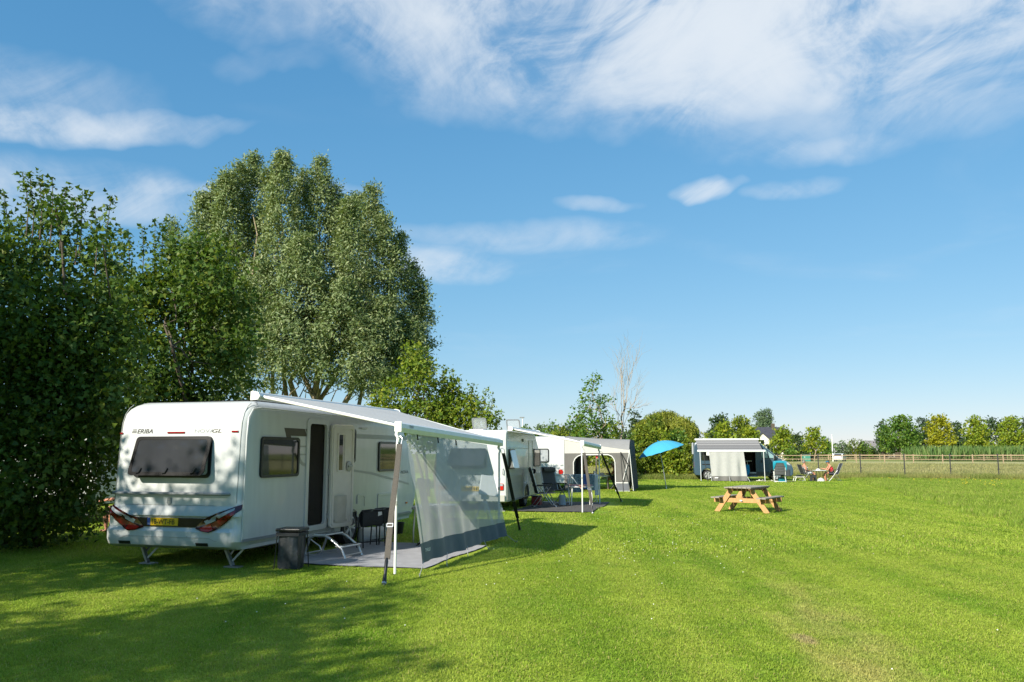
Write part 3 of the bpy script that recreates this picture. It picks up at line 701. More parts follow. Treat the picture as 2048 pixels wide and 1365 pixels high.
# far and middle-distance trees
def round_tree(label, px, ytop, hw, Y, seed, mat, clear=.25, name='broadleaf_tree', dens=1., leaf=.34, group=None, ground=None, trunk=True, bark=None, squash=1., cat='tree'):
    g0 = ground if ground is not None else (.38 if Y > 110 else 0.)
    top = survey(px, ytop, Y); h = top[2] - g0; w = hw * Y / 1638; rg = np.random.default_rng(seed); base = (top[0], Y, g0); lob = []
    z0 = g0 + h * clear; hc = h * (1 - clear)
    for i in range(11):
        f = (i + .5) / 11; prof = math.sin(math.pi * min(1, .18 + .82 * f)) ** .6; a = i * 2.4 + rg.random(); rr = w * prof * .58
        lob.append(((top[0] + math.cos(a) * rr, Y + math.sin(a) * rr, z0 + hc * (.1 + .78 * f)), (w * (.5 - .2 * f), w * (.5 - .2 * f), hc * .17 * squash)))
    lob.append(((top[0], Y, z0 + hc * .86), (w * .4, w * .4, hc * .15)))
    L = leaf
    area = w * hc * 6; n_cl = max(60, area / (L * L) * .26 * dens); per = n_cl / sum(4 * (r[0] * r[1] + r[0] * r[2] + r[1] * r[2]) / 3 * 3.1 for c, r in lob)
    return lobe_tree(name, label, base, lob, seed, mat, per, 11, L * .75, L, L * .62, 'rhomb', 1, max(.06, w * .055), bark, group, cat=cat, limbs=5)

G = 'trees along the far side of the pasture'
for i, (px, yt, hw, m, cl, lab) in enumerate([
        (1798, 833, 44, M_green, .16, 'broad bright green tree with pale trunk, left end of the right tree row'),
        (1876, 832, 29, M_gold, .2, 'yellow-leaved round tree standing before dark trees at the right'),
        (1951, 834, 28, M_lime, .12, 'light green round tree right of the yellow-leaved one'),
        (2020, 834, 31, M_lime, .12, 'light green tree nearest the right edge above the reeds')]):
    round_tree(lab, px, yt, hw, 190 + 3 * i, 60 + i, m, cl, leaf=.55, group=G, bark=M_barkpale, dens=1.9)
for i, (px, yt, hw, lab) in enumerate([(1766, 846, 22, 'dark tree behind the left side of the broad green tree'), (1848, 838, 34, 'dark tree filling the gap left of the yellow tree'), (1912, 846, 26, 'dark tree between the yellow tree and the next light green tree'),
        (1985, 838, 30, 'dark tree behind and between the two rightmost light green trees'), (2056, 838, 34, 'dark tree cut by the right edge of the picture'), (1828, 868, 24, 'low dark tree under the broad green tree'), (1936, 868, 30, 'low dark tree behind the reeds')]):
    round_tree(lab, px, yt, hw, 214 + 2 * i, 70 + i, M_darkgreen, .02, leaf=.65, group='dark trees behind the right tree row', dens=1.3)
for i, (px, yt, hw, m, lab) in enumerate([(1660, 886, 14, M_green, 'low green bush left of the white car'), (1683, 884, 15, M_greyleaf, 'grey-green bush behind the white car'), (1707, 880, 16, M_hedge, 'tallest rounded bush between the car and the barn'), (1728, 882, 12, M_green, 'round dark bush right beside the barn roof'), (1697, 893, 16, M_greyleaf, 'low grey-green scrub before the rounded bushes'), (1742, 897, 9, M_hedge, 'small bush under the barn eave')]):
    round_tree(lab, px, yt, hw, 205 + 3 * i, 80 + i, m, .0, 'field_bush', leaf=.5, group='bushes beside the far barn', cat='bush')
H = 'trees around the far house'
for i, (px, yt, hw, Y, m, cl, lab) in enumerate([
        (1440, 832, 30, 150, M_darkgreen, .05, 'dark tree rising left above the camper van roof'), (1482, 836, 36, 158, M_hedge, .05, 'broad olive tree above the middle of the camper van roof'),
        (1528, 820, 33, 235, M_greyleaf, .05, 'tall grey-green conical tree behind the dark house roof'), (1448, 846, 24, 140, M_lime, .1, 'light green tree low behind the camper van awning'),
        (1500, 854, 20, 142, M_lime, .1, 'light green tree just left of the white gable'), (1564, 856, 26, 150, M_lime, .25, 'yellow-green tree standing before the house roof'), (1595, 868, 18, 165, M_darkgreen, .0, 'dark tree right of the yellow-green tree by the house'),
        (1626, 858, 23, 150, M_lime, .3, 'pale round tree with a bare trunk right of the house'), (1648, 876, 16, 175, M_green, .05, 'green tree behind the white flagpole'), (1418, 868, 18, 150, M_lime, .1, 'pale small tree at the rear top corner of the van'),
        (1540, 892, 22, 160, M_darkgreen, .0, 'dark shrub hiding the lower house wall'), (1612, 892, 24, 172, M_darkgreen, .0, 'dark shrub under the pale round tree'), (1580, 897, 12, 146, M_green, .0, 'small shrub at the house corner')]):
    round_tree(lab, px, yt, hw, Y, 90 + i, m, cl, leaf=.45, group=H, bark=M_barkpale, dens=1.9)
W_ = 'trees of the far belt behind the second caravan'
for i, (px, yt, hw, Y, m, lab) in enumerate([(1050, 852, 22, 120, M_green, 'far tree just right of the second caravan roof edge'), (1078, 850, 22, 124, M_greyleaf, 'far tree left of the dark roof panel'), (1105, 846, 22, 120, M_green, 'far tree above the second awning'), (1135, 848, 22, 118, M_darkgreen, 'far tree left of the young tree'),
        (1160, 848, 22, 105, M_hedge, 'olive tree low behind the young tree'), (1120, 858, 36, 92, M_hedge, 'olive bush behind the tent roof, left one'), (1168, 860, 34, 88, M_hedge, 'olive bush behind the tent roof, middle one'), (1225, 846, 32, 80, M_hedge, 'olive bush between the young tree and the bare tree'), (1254, 858, 28, 74, M_darkgreen, 'dark bush at the foot of the bare tree'), (1085, 862, 32, 96, M_green, 'green bush over the second awning edge')]):
    round_tree(lab, px, yt, hw, Y, 110 + i, m, .0, leaf=.33, group=W_, ground=0, dens=1.3)
round_tree('dark shrubby tree between the bare tree and the weeping willow', 1268, 818, 17, 64, 125, M_darkgreen, .1, leaf=.22)
for i, (px, yt, hw, m, lab) in enumerate([(1288, 850, 34, M_hedge, 'sunlit hedge bush left behind the blue parasol'), (1322, 862, 32, M_lime, 'sunlit hedge bush right behind the blue parasol pole'), (1354, 862, 30, M_green, 'hedge bush between the parasol and the camper van'), (1380, 880, 24, M_hedge, 'hedge bush touching the rear of the camper van'), (1266, 872, 28, M_green, 'hedge bush right behind the tent corner'), (1306, 830, 34, M_hedge, 'taller olive bush under the weeping willow'), (1340, 900, 32, M_lime, 'low hedge bush in front of the weeping willow')]):
    round_tree(lab, px, yt, hw, 57.6 + .7 * (i % 3) + (1.6 if i == 5 else 0), 130 + i, m, .0, 'hedge_bush', leaf=.19, group='hedge bushes behind the parasol', dens=1.5, cat='bush')
round_tree('dark green tree at the rear top of the camper van', 1376, 842, 26, 63, 140, M_green, .05, leaf=.22)
def weeping():
    rg = np.random.default_rng(41); Y = 64.; c = survey(1335, 862, Y); base = np.array((c[0], Y, 0))
    t = thing('weeping_willow', 'pale yellow-green weeping willow dome above the hedge by the parasol', 'tree', tuple(base))
    r = 62 * Y / 1638; C = []; O = []
    for i in range(17):                                            # overlapping cushions, each shedding strands
        a = rg.random() * 6.28; ph = rg.random() ** .6 * 1.25; cx, cy, cz = math.cos(a) * math.sin(ph) * r * .8, math.sin(a) * math.sin(ph) * r * .8, math.cos(ph) * 1.75 + 2.7; cr = .5 + .65 * rg.random()
        for j in range(52):
            b = rg.random() * 6.28; p = rg.random() ** .7 * 1.6; x, y, z = cx + math.cos(b) * math.sin(p) * cr, cy + math.sin(b) * math.sin(p) * cr, cz + math.cos(p) * cr * .8
            for k in range(rg.integers(2, 7)): C.append((x + rg.normal() * .03, y + rg.normal() * .03, z - k * .2)); O.append((math.cos(b) * .5, math.sin(b) * .5, -.2))
    foliage(t, rg, np.array(C), np.array(O), 9, .11, .26, .06, M_weep, droop=1.1)
    trunk_part(t, [limb(rg, (0, 0, 0), (.2, 0, 3.6), .25, .08)] + [limb(rg, (.1, 0, 2.2), (math.cos(a) * 1.6, math.sin(a) * 1.6, 4.3), .1, .02) for a in np.arange(6)], M_bark)
weeping()
def young_tree():
    rg = np.random.default_rng(51); Y = 57.; sp = [(1190, 765, 16), (1172, 790, 16), (1208, 800, 12), (1165, 820, 18), (1192, 815, 20), (1212, 835, 14), (1150, 838, 12), (1178, 850, 24), (1200, 862, 22), (1160, 865, 20), (1215, 870, 18), (1137, 845, 7), (1222, 800, 6), (1182, 885, 26)]
    lobe_tree('young_tree', 'slender young tree with loose open foliage behind the tent', (survey(1192, 900, Y)[0], Y), px_lobes(sp, Y, .6, 4), 52, M_green, 3.6, 12, .15, .18, .12, 'rhomb', 1, .07, M_barkpale, limbs=13, inner=.2)
    Y = 60.; base = np.array((survey(1240, 900, Y)[0], Y, 0)); t = thing('bare_tree', 'leafless pale tree with fine branching twigs behind the tent', 'tree', tuple(base)); paths = []
    top = survey(1272, 698, Y) - base; m = limb(rg, (0, 0, 0), survey(1249, 800, Y) - base, .13, .05, 7, .08); paths.append(m)
    def grow(p, d, L, r, lvl):
        e = p + d * L; paths.append(limb(rg, p, e, r, r * .45, 5, .12))
        if lvl == 0: return
        for k in range(4):
            f = .35 + .6 * rg.random(); q = p + d * L * f; nd = d + rg.normal(size=3) * np.array((.5, .4, .15)) + np.array((0, 0, .35)); nd /= np.linalg.norm(nd); grow(q, nd, L * (.45 + .3 * rg.random()), max(.008, r * .5), lvl - 1)
    for tx, ty in ((1272, 700), (1222, 745), (1262, 730), (1238, 715), (1283, 775), (1215, 800), (1248, 715), (1290, 815)):
        e = survey(tx, ty, Y) - base; p = m[0][rg.integers(3, 7)]; d = e - p; L_ = np.linalg.norm(d); grow(p, d / L_, L_ * .80, .03, 2)
    trunk_part(t, paths, M_barkpale, 4)
young_tree()
# shrub in the gap under the maples, left of the caravan
rgx = np.random.default_rng(3)
lobe_tree('small_shrub', 'small rusty shrub on the grass left of the nearest caravan', (-9.1, 17.6), [((-9.1 + rgx.normal() * .3, 17.6 + rgx.normal() * .2, .25 + rgx.random() * .5), (.3, .3, .25)) for _ in range(9)], 150, M_rust, 10, 10, .09, .06, .04, cat='bush', limbs=5, r0=.02)

def reeds():
    rg = np.random.default_rng(71); n = 9000; x = 80 + rg.random(n) * 62; y = 160 + rg.random(n) * 10 - .05 * (x - 80)
    ramp_ = np.clip((x - 80) / 8, .25, 1); h = (2.0 + .7 * rg.random(n)) * ramp_; pos = np.stack([x, y, np.full(n, .38)], 1)
    d = np.stack([rg.normal(size=n) * .12, rg.normal(size=n) * .12, np.ones(n)], 1); nr = unit(rg, n)
    t = leaf_object('reed_bed', pos, d * h[:, None], nr, 2.3, .22, M_reed, None, rg); tag(t, 'band of tall green reeds before the right tree row', 'reeds', kind='stuff')
reeds()

# ------------------------------------------------------------------ vehicles: shared pieces
M_rim = material('alloy_rim', (.52, .54, .56), .3, metal=.45, var=.05)
def wheel(parent, c, rad, width, side, rimmat=None, spokes=5, name='wheel'):
    """c = hub centre on the outer face; axle along local x, side=+1 looks to +x"""
    w = bpy.data.objects.new(name, None); COL.objects.link(w); w.parent = parent; w.location = c
    M = Matrix.Rotation(math.pi / 2, 3, 'Y')
    g = MB(); r = rad
    g.lathe([(r * .66, -width), (r * .93, -width), (r, -width * .85), (r, -width * .15), (r * .95, 0), (r * .70, 0), (r * .66, -.03)], 32, M=M); g.build('tyre', M_rubber, w, smooth=40)
    g = MB(); g.lathe([(r * .68, .004), (r * .63, .008), (r * .60, -.05), (r * .52, -.10), (.001, -.10)], 32, M=M)
    for k in range(spokes):
        a = 2 * math.pi * k / spokes
        for s_ in (-.16, .16):
            p0 = Vector((-.012, math.cos(a) * r * .12, math.sin(a) * r * .12)); p1 = Vector((-.004, math.cos(a + s_) * r * .62, math.sin(a + s_) * r * .62)); g.bar(p0, p1, .035, .03, (1, 0, 0))
    g.lathe([(.001, .006), (r * .13, .004), (r * .16, -.03)], 16, M=M)
    g.build('rim', rimmat or M_rim, w, smooth=30)
    if side < 0: w.rotation_euler = (0, 0, math.pi)
    return w

def window(parent, P, u0, u1, v0, v1, r=.06, d=.0, glass=None, name='window', rim=.045, depth=.035, framemat=None):
    o = MB(); o.frame(P, rrect(u0, u1, v0, v1, r), rrect(u0 + rim, u1 - rim, v0 + rim, v1 - rim, max(.01, r - rim * .5)), d - .01, d + depth); fr = o.build(name, framemat or M_black, parent, smooth=30)
    g = MB(); g.plate(P, rrect(u0 + rim * .8, u1 - rim * .8, v0 + rim * .8, v1 - rim * .8, max(.01, r - rim * .4)), d, d + depth * .6); g.build('pane', glass or M_glass, fr)
    return fr

def loft_body(levels, cols, skip, corner_n=5, rear_n=10):
    """stack of rounded rectangles; levels = (z, a_rear, a_front, e_left, e_right, radius); cols = fixed columns on both long sides"""
    g = MB(); rings = []
    for z, ar, af, el, er, r in levels:
        ring = []; 
        for a in cols: ring.append((er, a, z))
        for k in range(corner_n + 1):
            t = R(90 * k / corner_n); ring.append((er - r + r * math.cos(t), af - r + r * math.sin(t), z))
        for k in range(1, rear_n): ring.append((er - r + (el + 2 * r - er) * k / rear_n, af, z))
        for k in range(corner_n + 1):
            t = R(90 + 90 * k / corner_n); ring.append((el + r + r * math.cos(t), af - r + r * math.sin(t), z))
        for a in reversed(cols): ring.append((el, a, z))
        for k in range(corner_n + 1):
            t = R(180 + 90 * k / corner_n); ring.append((el + r + r * math.cos(t), ar + r + r * math.sin(t), z))
        for k in range(1, rear_n): ring.append((el + r + (er - 2 * r - el) * k / rear_n, ar, z))
        for k in range(corner_n + 1):
            t = R(270 + 90 * k / corner_n); ring.append((er - r + r * math.cos(t), ar + r + r * math.sin(t), z))
        rings.append(ring)
    n = len(rings[0]); vs = [q for r_ in rings for q in r_]; fs = []
    for i in range(len(rings) - 1):
        for k in range(n):
            k2 = (k + 1) % n
            if k < len(cols) - 1 and skip(cols[k], cols[k + 1], levels[i][0], levels[i + 1][0]): continue
            fs.append((i * n + k, i * n + k2, (i + 1) * n + k2, (i + 1) * n + k))
    fs.append(tuple((len(rings) - 1) * n + k for k in range(n))); fs.append(tuple(range(n - 1, -1, -1)))
    return g.add(vs, fs)

# ------------------------------------------------------------------ the nearest caravan (local x = out of the door side, y = towards its front)
c1 = thing('caravan', 'large white caravan nearest the camera with its side door open and yellow number plate', 'caravan', (CAR1[0], CAR1[1], 0), -CAR1[2], 'caravans on the pitches')
def arear(z):
    pts = [(.29, .06), (.34, -.05), (.42, -.085), (.56, -.09), (.62, -.05), (.77, -.05), (.80, -.085), (.86, -.07), (.95, -.01), (1.2, 0), (2.0, .03), (2.25, .055), (2.4, .11), (2.5, .19), (2.56, .28), (2.6, .42)]
    for (z0, a0), (z1, a1) in zip(pts, pts[1:]):
        if z <= z1: return a0 + (a1 - a0) * max(0, (z - z0)) / (z1 - z0)
    return pts[-1][1]
def afront(z): return 6.9 + .25 * math.sin(min(1, max(0, (z - .3) / 1.6)) * math.pi) - max(0, z - 1.5) ** 1.4 * .8
LV = []
for z in (.29, .34, .42, .48, .56, .62, .77, .80, .86, .95, 1.2, 1.6, 2.0, 2.25, 2.3, 2.4, 2.48, 2.54, 2.58, 2.6):
    ins = 0 if z < 2.4 else (z - 2.4) ** 2 * 3.6
    low = .03 if z < .8 else 0
    LV.append((z, arear(z), afront(z), -2.42 - low + .02 * max(0, z - 1) + ins, (.0 if z > .34 else -.05) + (0) - ins, .17))
COLS1 = [.45, 1.2, 2.0, 2.62, 3.1, 3.35, 3.68, 4.0, 4.25, 5.0, 5.7]
def skip1(a0, a1, z0, z1):
    if a0 >= 1.99 and a1 <= 2.63 and z0 >= .479 and z1 <= 2.301: return True
    if a0 >= 3.09 and a1 <= 4.26 and z1 <= .621: return True
    return False
loft_body(LV, COLS1, skip1).build('body_shell', M_white, c1, smooth=28)
SIDE = lambda u, v, d: (d, u, v)
def rsurf(e, z):
    r = .17; a = arear(z); x = max(0, e + r, -2.42 + r - e)
    return a + (r - math.sqrt(max(0, r * r - min(x, r * .995) ** 2)) if x > 0 else 0)
REAR = lambda u, v, d: (u, rsurf(u, v) - d, v)
# the room seen through the doorway
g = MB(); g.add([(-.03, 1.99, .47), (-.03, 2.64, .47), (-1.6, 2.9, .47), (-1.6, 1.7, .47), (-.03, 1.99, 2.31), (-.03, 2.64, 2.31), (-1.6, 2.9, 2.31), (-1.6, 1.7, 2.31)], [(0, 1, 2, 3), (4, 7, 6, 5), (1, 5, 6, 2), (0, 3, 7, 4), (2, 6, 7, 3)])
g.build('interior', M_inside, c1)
g = MB(); g.box((-.95, 2.3, .9), (.7, .95, .85)); g.box((-.95, 2.3, 1.34), (.74, 1.0, .03)); g.build('kitchen_cupboard', M_wood_in, c1, bevel=.01)
g = MB(); g.frame(SIDE, rrect(1.90, 2.72, .40, 2.38, .10), rrect(2.0, 2.62, .49, 2.29, .07), -.03, .022); fr = g.build('door_frame', M_white, c1, smooth=30)
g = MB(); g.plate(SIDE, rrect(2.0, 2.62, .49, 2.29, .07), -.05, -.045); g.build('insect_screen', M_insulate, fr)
# rounded inner seam on the side wall and the piping along the shell edge
g = MB()
seam = [(.06, .42), (.07, 2.0), (.10, 2.32), (.22, 2.46), (.45, 2.49), (1.6, 2.48), (3.2, 2.48), (5.6, 2.46)]
g.tube([(.004, a, z) for a, z in seam], .011, 6); g.build('side_piping', M_white, c1, smooth=60)
for b0, b1 in ((.05, 3.02), (4.34, 6.7)): g = MB(); g.plate(SIDE, [(b0, .405), (b1, .405), (b1, .45), (b0, .45)], 0, .014); g.build('trim_strip', M_railgrey, c1)
# wheel, arch and fender
wheel(c1, (-.0, 3.68, .335), .335, .2, 1)
wheel(c1, (-2.37, 3.68, .325), .325, .2, -1)
arc = [(3.68 + .43 * math.cos(R(t)), .30 + .38 * math.sin(R(t)) ** .8) for t in range(180, -1, -15)]
g = MB(); g.plate(SIDE, [(3.02, .288)] + [(3.02, .62), (3.12, .72), (3.4, .77), (3.68, .78), (3.96, .77), (4.24, .72), (4.34, .62)] + [(4.34, .288)] + arc[::-1], -.06, .02); g.build('wheel_fender', M_white, c1, smooth=30)
g = MB(); g.add([(x, 3.68 + .44 * math.cos(R(t)), .30 + .40 * math.sin(R(t))) for t in range(0, 181, 15) for x in (-.04, -.35)], [(2 * i, 2 * i + 2, 2 * i + 3, 2 * i + 1) for i in range(12)]); g.box((-.36, 3.68, .45), (.02, 1.15, .6)); g.build('wheel_housing', M_black, c1)
# side windows
window(c1, SIDE, .46, 1.64, 1.37, 2.03, .07); window(c1, SIDE, 2.95, 3.80, 1.58, 2.24, .07); window(c1, SIDE, 4.9, 6.0, 1.38, 2.01, .07)
# the open door leaf folded back flat against the wall
hinge = (.06, 2.70); DA = R(12); DW = .66
DOOR = lambda u, v, d: (hinge[0] + math.sin(DA) * u + math.cos(DA) * d, hinge[1] + math.cos(DA) * u - math.sin(DA) * d, v)
g = MB(); g.plate(DOOR, rrect(0, DW, .40, 2.30, .07), -.02, .03, back=True); dr = g.build('door', M_cream, c1, smooth=30, bevel=.012)
tag(dr, 'cream inner face of the open side door with narrow window and waste pocket')
g = MB(); g.frame(DOOR, rrect(.03, DW - .03, .44, 2.26, .06), rrect(.07, DW - .07, .48, 2.22, .05), .03, .045); g.build('door_liner', M_cream, dr, smooth=30)
g = MB(); g.frame(DOOR, rrect(.15, .38, 1.42, 2.14, .02), rrect(.18, .35, 1.45, 2.11, .015), .03, .052); g.build('door_window_frame', M_cream, dr)
g = MB(); g.plate(DOOR, rrect(.17, .31, 1.44, 2.12, .02), .03, .036); g.build('door_pane', M_glass, dr)
g = MB(); g.grid(lambda u, v: DOOR(.10 + .34 * u, .53 + .44 * v, .032 + .08 * math.sin(math.pi * u) ** .35 * (.55 + .45 * v)), 10, 4); g.plate(DOOR, [(.10, .50), (.44, .50), (.44, .54), (.10, .54)], .03, .07); g.build('waste_pocket', material('door_pocket', (.52, .49, .42), .5), dr, smooth=40)
g = MB(); g.lathe([(.10, 0), (.10, .015), (.085, .02), (.001, .02)], 18, M=Matrix(((0, 0, 1), (1, 0, 0), (0, 1, 0))), c=DOOR(.50, 1.52, .03)); g.build('lock_plate', M_greypanel, dr, smooth=30)
g = MB(); g.bar(DOOR(.44, 1.52, .07), DOOR(.57, 1.53, .07), .03, .03); g.build('door_handle', M_steel, dr, bevel=.006)
for v in (.62, 1.42, 2.1): g = MB(); g.box((.03, 2.685, v), (.05, .03, .10)); g.build('hinge', M_steel, fr, bevel=.005)
# printed graphics on the side
g = MB()
g.plate(SIDE, [(1.16, 2.19), (1.83, 2.19), (1.93, 2.06), (1.37, 2.06), (1.40, 2.02), (1.25, 2.02)], 0, .004); g.plate(SIDE, [(1.86, 2.19), (1.9, 2.19), (1.9, 2.14)], 0, .004)
g.build('side_emblem', M_brownprint, c1)
g = MB(); g.plate(SIDE, [(1.66, 1.895), (1.9, 1.895), (1.9, 1.87), (1.66, 1.87)], 0, .004); g.plate(SIDE, [(1.66, 1.755), (1.9, 1.755), (1.9, 1.73), (1.66, 1.73)], 0, .004)
ao = [(1.90 + .26 * math.cos(R(t)), 1.75 + .22 * math.sin(R(t))) for t in range(180, 271, 15)]; ai = [(1.90 + .20 * math.cos(R(t)), 1.75 + .16 * math.sin(R(t))) for t in range(270, 179, -15)]
g.plate(SIDE, ao + ai, 0, .004); g.build('side_stripe', M_greyprint, c1)
g = MB(); g.plate(SIDE, [(3.84, 2.06), (6.5, 2.06), (6.5, 2.15), (3.84, 2.15)], 0, .003); g.plate(SIDE, [(3.5, 1.43), (4.6, 1.33), (6.6, 1.05), (6.6, 1.09), (4.6, 1.38), (3.5, 1.47)], 0, .003); g.build('side_stripe', M_greyprint, c1)
text_part('NOVA', lambda x, y, d: (d, 6.12 + x, 1.31 + y), .10, M_ink, c1, sx=1.5)
# service flaps, lights
for u0, u1, v0, v1 in ((3.95, 4.32, .50, .95), (4.92, 5.75, .46, .92)):
    g = MB(); g.frame(SIDE, rrect(u0, u1, v0, v1, .05), rrect(u0 + .05, u1 - .05, v0 + .05, v1 - .05, .03), 0, .018); q = g.build('service_flap', M_white, c1, smooth=30)
    g = MB(); g.plate(SIDE, rrect(u0 + .06, u1 - .06, v0 + .06, v1 - .06, .03), 0, .01); g.build('flap_door', M_white, q)
g = MB(); g.box((.02, 4.15, 2.27), (.05, .26, .035)); g.build('awning_lamp', M_whiteplastic, c1, bevel=.012)
for a, z, m_ in ((6.46, .65, M_orange), (2.85, .60, M_orange)):
    g = MB(); g.box((.014, a, z), (.022, .08, .04)); g.build('marker_lamp', m_, c1, bevel=.008)
# rear window, open a hand's width at the bottom
wz = (1.38, 2.03); we = (-1.99, -.57)
g = MB(); g.frame(REAR, rrect(we[0], we[1], wz[0], wz[1], .07), rrect(we[0] + .05, we[1] - .05, wz[0] + .05, wz[1] - .05, .05), -.01, .022); rw = g.build('rear_window', M_black, c1, smooth=30)
g = MB(); g.plate(REAR, rrect(we[0] + .04, we[1] - .04, wz[0] + .04, wz[1] - .04, .05), -.01, .006); g.build('reveal', M_whiteplastic, rw)
tl = R(17)
RWP = lambda u, v, d: (u, rsurf(u, wz[1]) - .025 - math.sin(tl) * (wz[1] - v) - d, wz[1] - (wz[1] - v) * math.cos(tl))
g = MB(); g.plate(RWP, rrect(we[0] + .04, we[1] - .01, wz[0] + .02, wz[1] - .01, .07), -.012, .012, back=True); pn = g.build('pane', M_glassdark, rw, smooth=30)
g = MB(); g.frame(RWP, rrect(we[0] + .03, we[1], wz[0] + .01, wz[1], .075), rrect(we[0] + .085, we[1] - .055, wz[0] + .065, wz[1] - .055, .05), -.008, .018); g.build('pane_border', M_blackgloss, pn, smooth=30)
for u in (we[0] + .1, we[1] - .1): g = MB(); g.tube([REAR(u, wz[0] + .1, 0), RWP(u, wz[0] + .25, -.01)], .009, 6); g.build('window_stay', M_steel, rw)
for u in (we[0] + .2, -1.3, we[1] - .22): g = MB(); g.tube([RWP(u, wz[0] + .04, .02), RWP(u + .05, wz[0] + .055, .03), RWP(u + .07, wz[0] + .13, .025)], .011, 6); g.build('window_catch', M_black, pn, smooth=60)
# rear rail, badge, clearance lamps
g = MB(); g.tube([REAR(-2.36, 1.135, .0), REAR(-2.34, 1.135, .05), REAR(-2.2, 1.135, .06), REAR(-.36, 1.135, .06), REAR(-.24, 1.135, .05), REAR(-.2, 1.135, 0)], .024, 8); g.build('grab_rail', M_railgrey, c1, smooth=60)
g = MB(); g.plate(REAR, [(-1.315, 1.07), (-1.325, .99), (-1.28, .945), (-1.235, .99), (-1.245, 1.07)], 0, .012); bd = g.build('badge', M_railgrey, c1); g = MB(); g.plate(REAR, [(-1.30, 1.062), (-1.305, 1.035), (-1.255, 1.035), (-1.26, 1.062)], .012, .016); g.lathe([(.001, 0), (.022, 0), (.022, -.006)], 12, M=Matrix.Rotation(math.pi / 2, 3, 'X'), c=REAR(-1.28, 1.0, .014)); g.build('badge_crown', M_greyprint, bd)
for u0, u1, v in ((-1.42, -1.10, 2.09), (-.24, -.13, 2.10), (-2.36, -2.28, 2.085)):
    g = MB(); g.grid(lambda u, w: REAR(u0 + (u1 - u0) * u, v - .012 + .024 * w, .016), 6, 1); g.plate(REAR, [(u0, v - .013), (u1, v - .013), (u1, v + .013), (u0, v + .013)], 0, .015); g.build('clearance_lamp', M_red, c1)
text_part('ERIBA', lambda x, y, d: REAR(-2.01 + x + y * .25, 2.082 + y, d), .098, M_ink, c1, bold=.0014, sx=1.2)
g = MB()
for i in range(3): g.plate(REAR, [(-2.11 + i * .008, 2.088 + i * .023), (-2.02, 2.088 + i * .023), (-2.017, 2.10 + i * .023), (-2.107 + i * .008, 2.10 + i * .023)], 0, .004)
g.build('emblem_bars', M_ink, c1)
text_part('NOVA', lambda x, y, d: REAR(-.93 + x, 2.085 + y, d), .08, M_railgrey, c1, sx=1.6)
text_part('GL', lambda x, y, d: REAR(-.62 + x + y * .5, 2.085 + y, d), .08, M_brownprint, c1, sx=1.9, bold=.001)
for e0 in (-2.33, -.09):
    g = MB(); g.tube([REAR(e0, z_, .0) for z_ in (1.0, 1.3, 1.7, 2.0, 2.25, 2.4, 2.5, 2.56)], .006, 5); g.build('corner_seam', M_greyprint, c1)
g = MB(); g.tube([REAR(u_, .955, -.002) for u_ in (-2.3, -2.0, -1.5, -1.0, -.5, -.1)], .006, 5); g.build('panel_joint', M_greyprint, c1)
# tail lamps wrap the corners
def lamp(sgn):
    mid = -1.21; m_ = lambda e: mid + sgn * (e - mid)
    up = [(-.015, .98), (-.10, .945), (-.22, .90), (-.36, .85), (-.48, .80), (-.60, .755), (-.70, .66), (-.735, .615)]
    lo = [(-.012, .90), (-.09, .80), (-.18, .72), (-.28, .65), (-.38, .59), (-.47, .555), (-.60, .57), (-.735, .61)]
    def strip(f0, f1, d, i0=0, i1=7):
        g_ = MB(); n = 14; pts = []
        for k in range(n + 1):
            t = i0 + (i1 - i0) * k / n; i = min(6, int(t)); f = t - i
            a = np.array(up[i]) * (1 - f) + np.array(up[i + 1]) * f; b = np.array(lo[i]) * (1 - f) + np.array(lo[i + 1]) * f; pts.append((a, b))
        def fn(u, v):
            a, b = pts[round(u * n)]; q = a + (b - a) * (f0 + (f1 - f0) * v); return REAR(m_(q[0]), q[1], d)
        g_.grid(fn, n, 4); return g_
    L_ = strip(0, 1, .022); tl_ = L_.build('tail_lamp', M_darkred, c1, smooth=50)
    strip(.14, .42, .028, .8, 5.0).build('clear_lens', M_clear, tl_, smooth=50); strip(.48, .92, .028, .6, 4.2).build('red_lens', M_red, tl_, smooth=50); strip(.45, .92, .03, 4.3, 6.0).build('brake_lens', M_redbright, tl_, smooth=50)
lamp(1); lamp(-1)
g = MB(); g.grid(lambda u, v: REAR((-1.99 + .14 * (1 - v)) + ((-.60 - .13 * (1 - v)) - (-1.99 + .14 * (1 - v))) * u, .625 + .14 * v, .014), 20, 2); g.build('number_plate_panel', M_blackgloss, c1)
g = MB(); g.plate(REAR, [(-1.62, .645), (-1.06, .645), (-1.06, .76), (-1.62, .76)], .012, .024); pl = g.build('number_plate', M_yellow, c1)
g = MB(); g.plate(REAR, [(-1.62, .646), (-1.565, .646), (-1.565, .759), (-1.62, .759)], .02, .0265); g.build('plate_band', M_blue, pl)
text_part('18-WT-FB', lambda x, y, d: REAR(-1.55 + x, .664 + y, .027), .112, M_ink, pl, sx=.90, bold=.0012)
text_part('NL', lambda x, y, d: REAR(-1.61 + x, .66 + y, .028), .03, M_whiteplastic, pl)
for e0 in (-2.14, -.72):
    g = MB(); g.grid(lambda u, v: REAR(e0 + .22 * u, .345 + .05 * v, .006), 4, 1); g.build('fog_lamp', M_black, c1)
g = MB()
for pts in ([(-2.38, .45), (-2.1, .435), (-2.0, .475), (-.48, .47), (-.38, .43), (-.06, .43)], [(-2.0, .62), (-1.95, .48)], [(-.82, .60), (-.88, .475)]):
    g.tube([REAR(u, v, .002) for u, v in pts], .0045, 4)
g.build('bumper_joint', M_greyprint, c1)
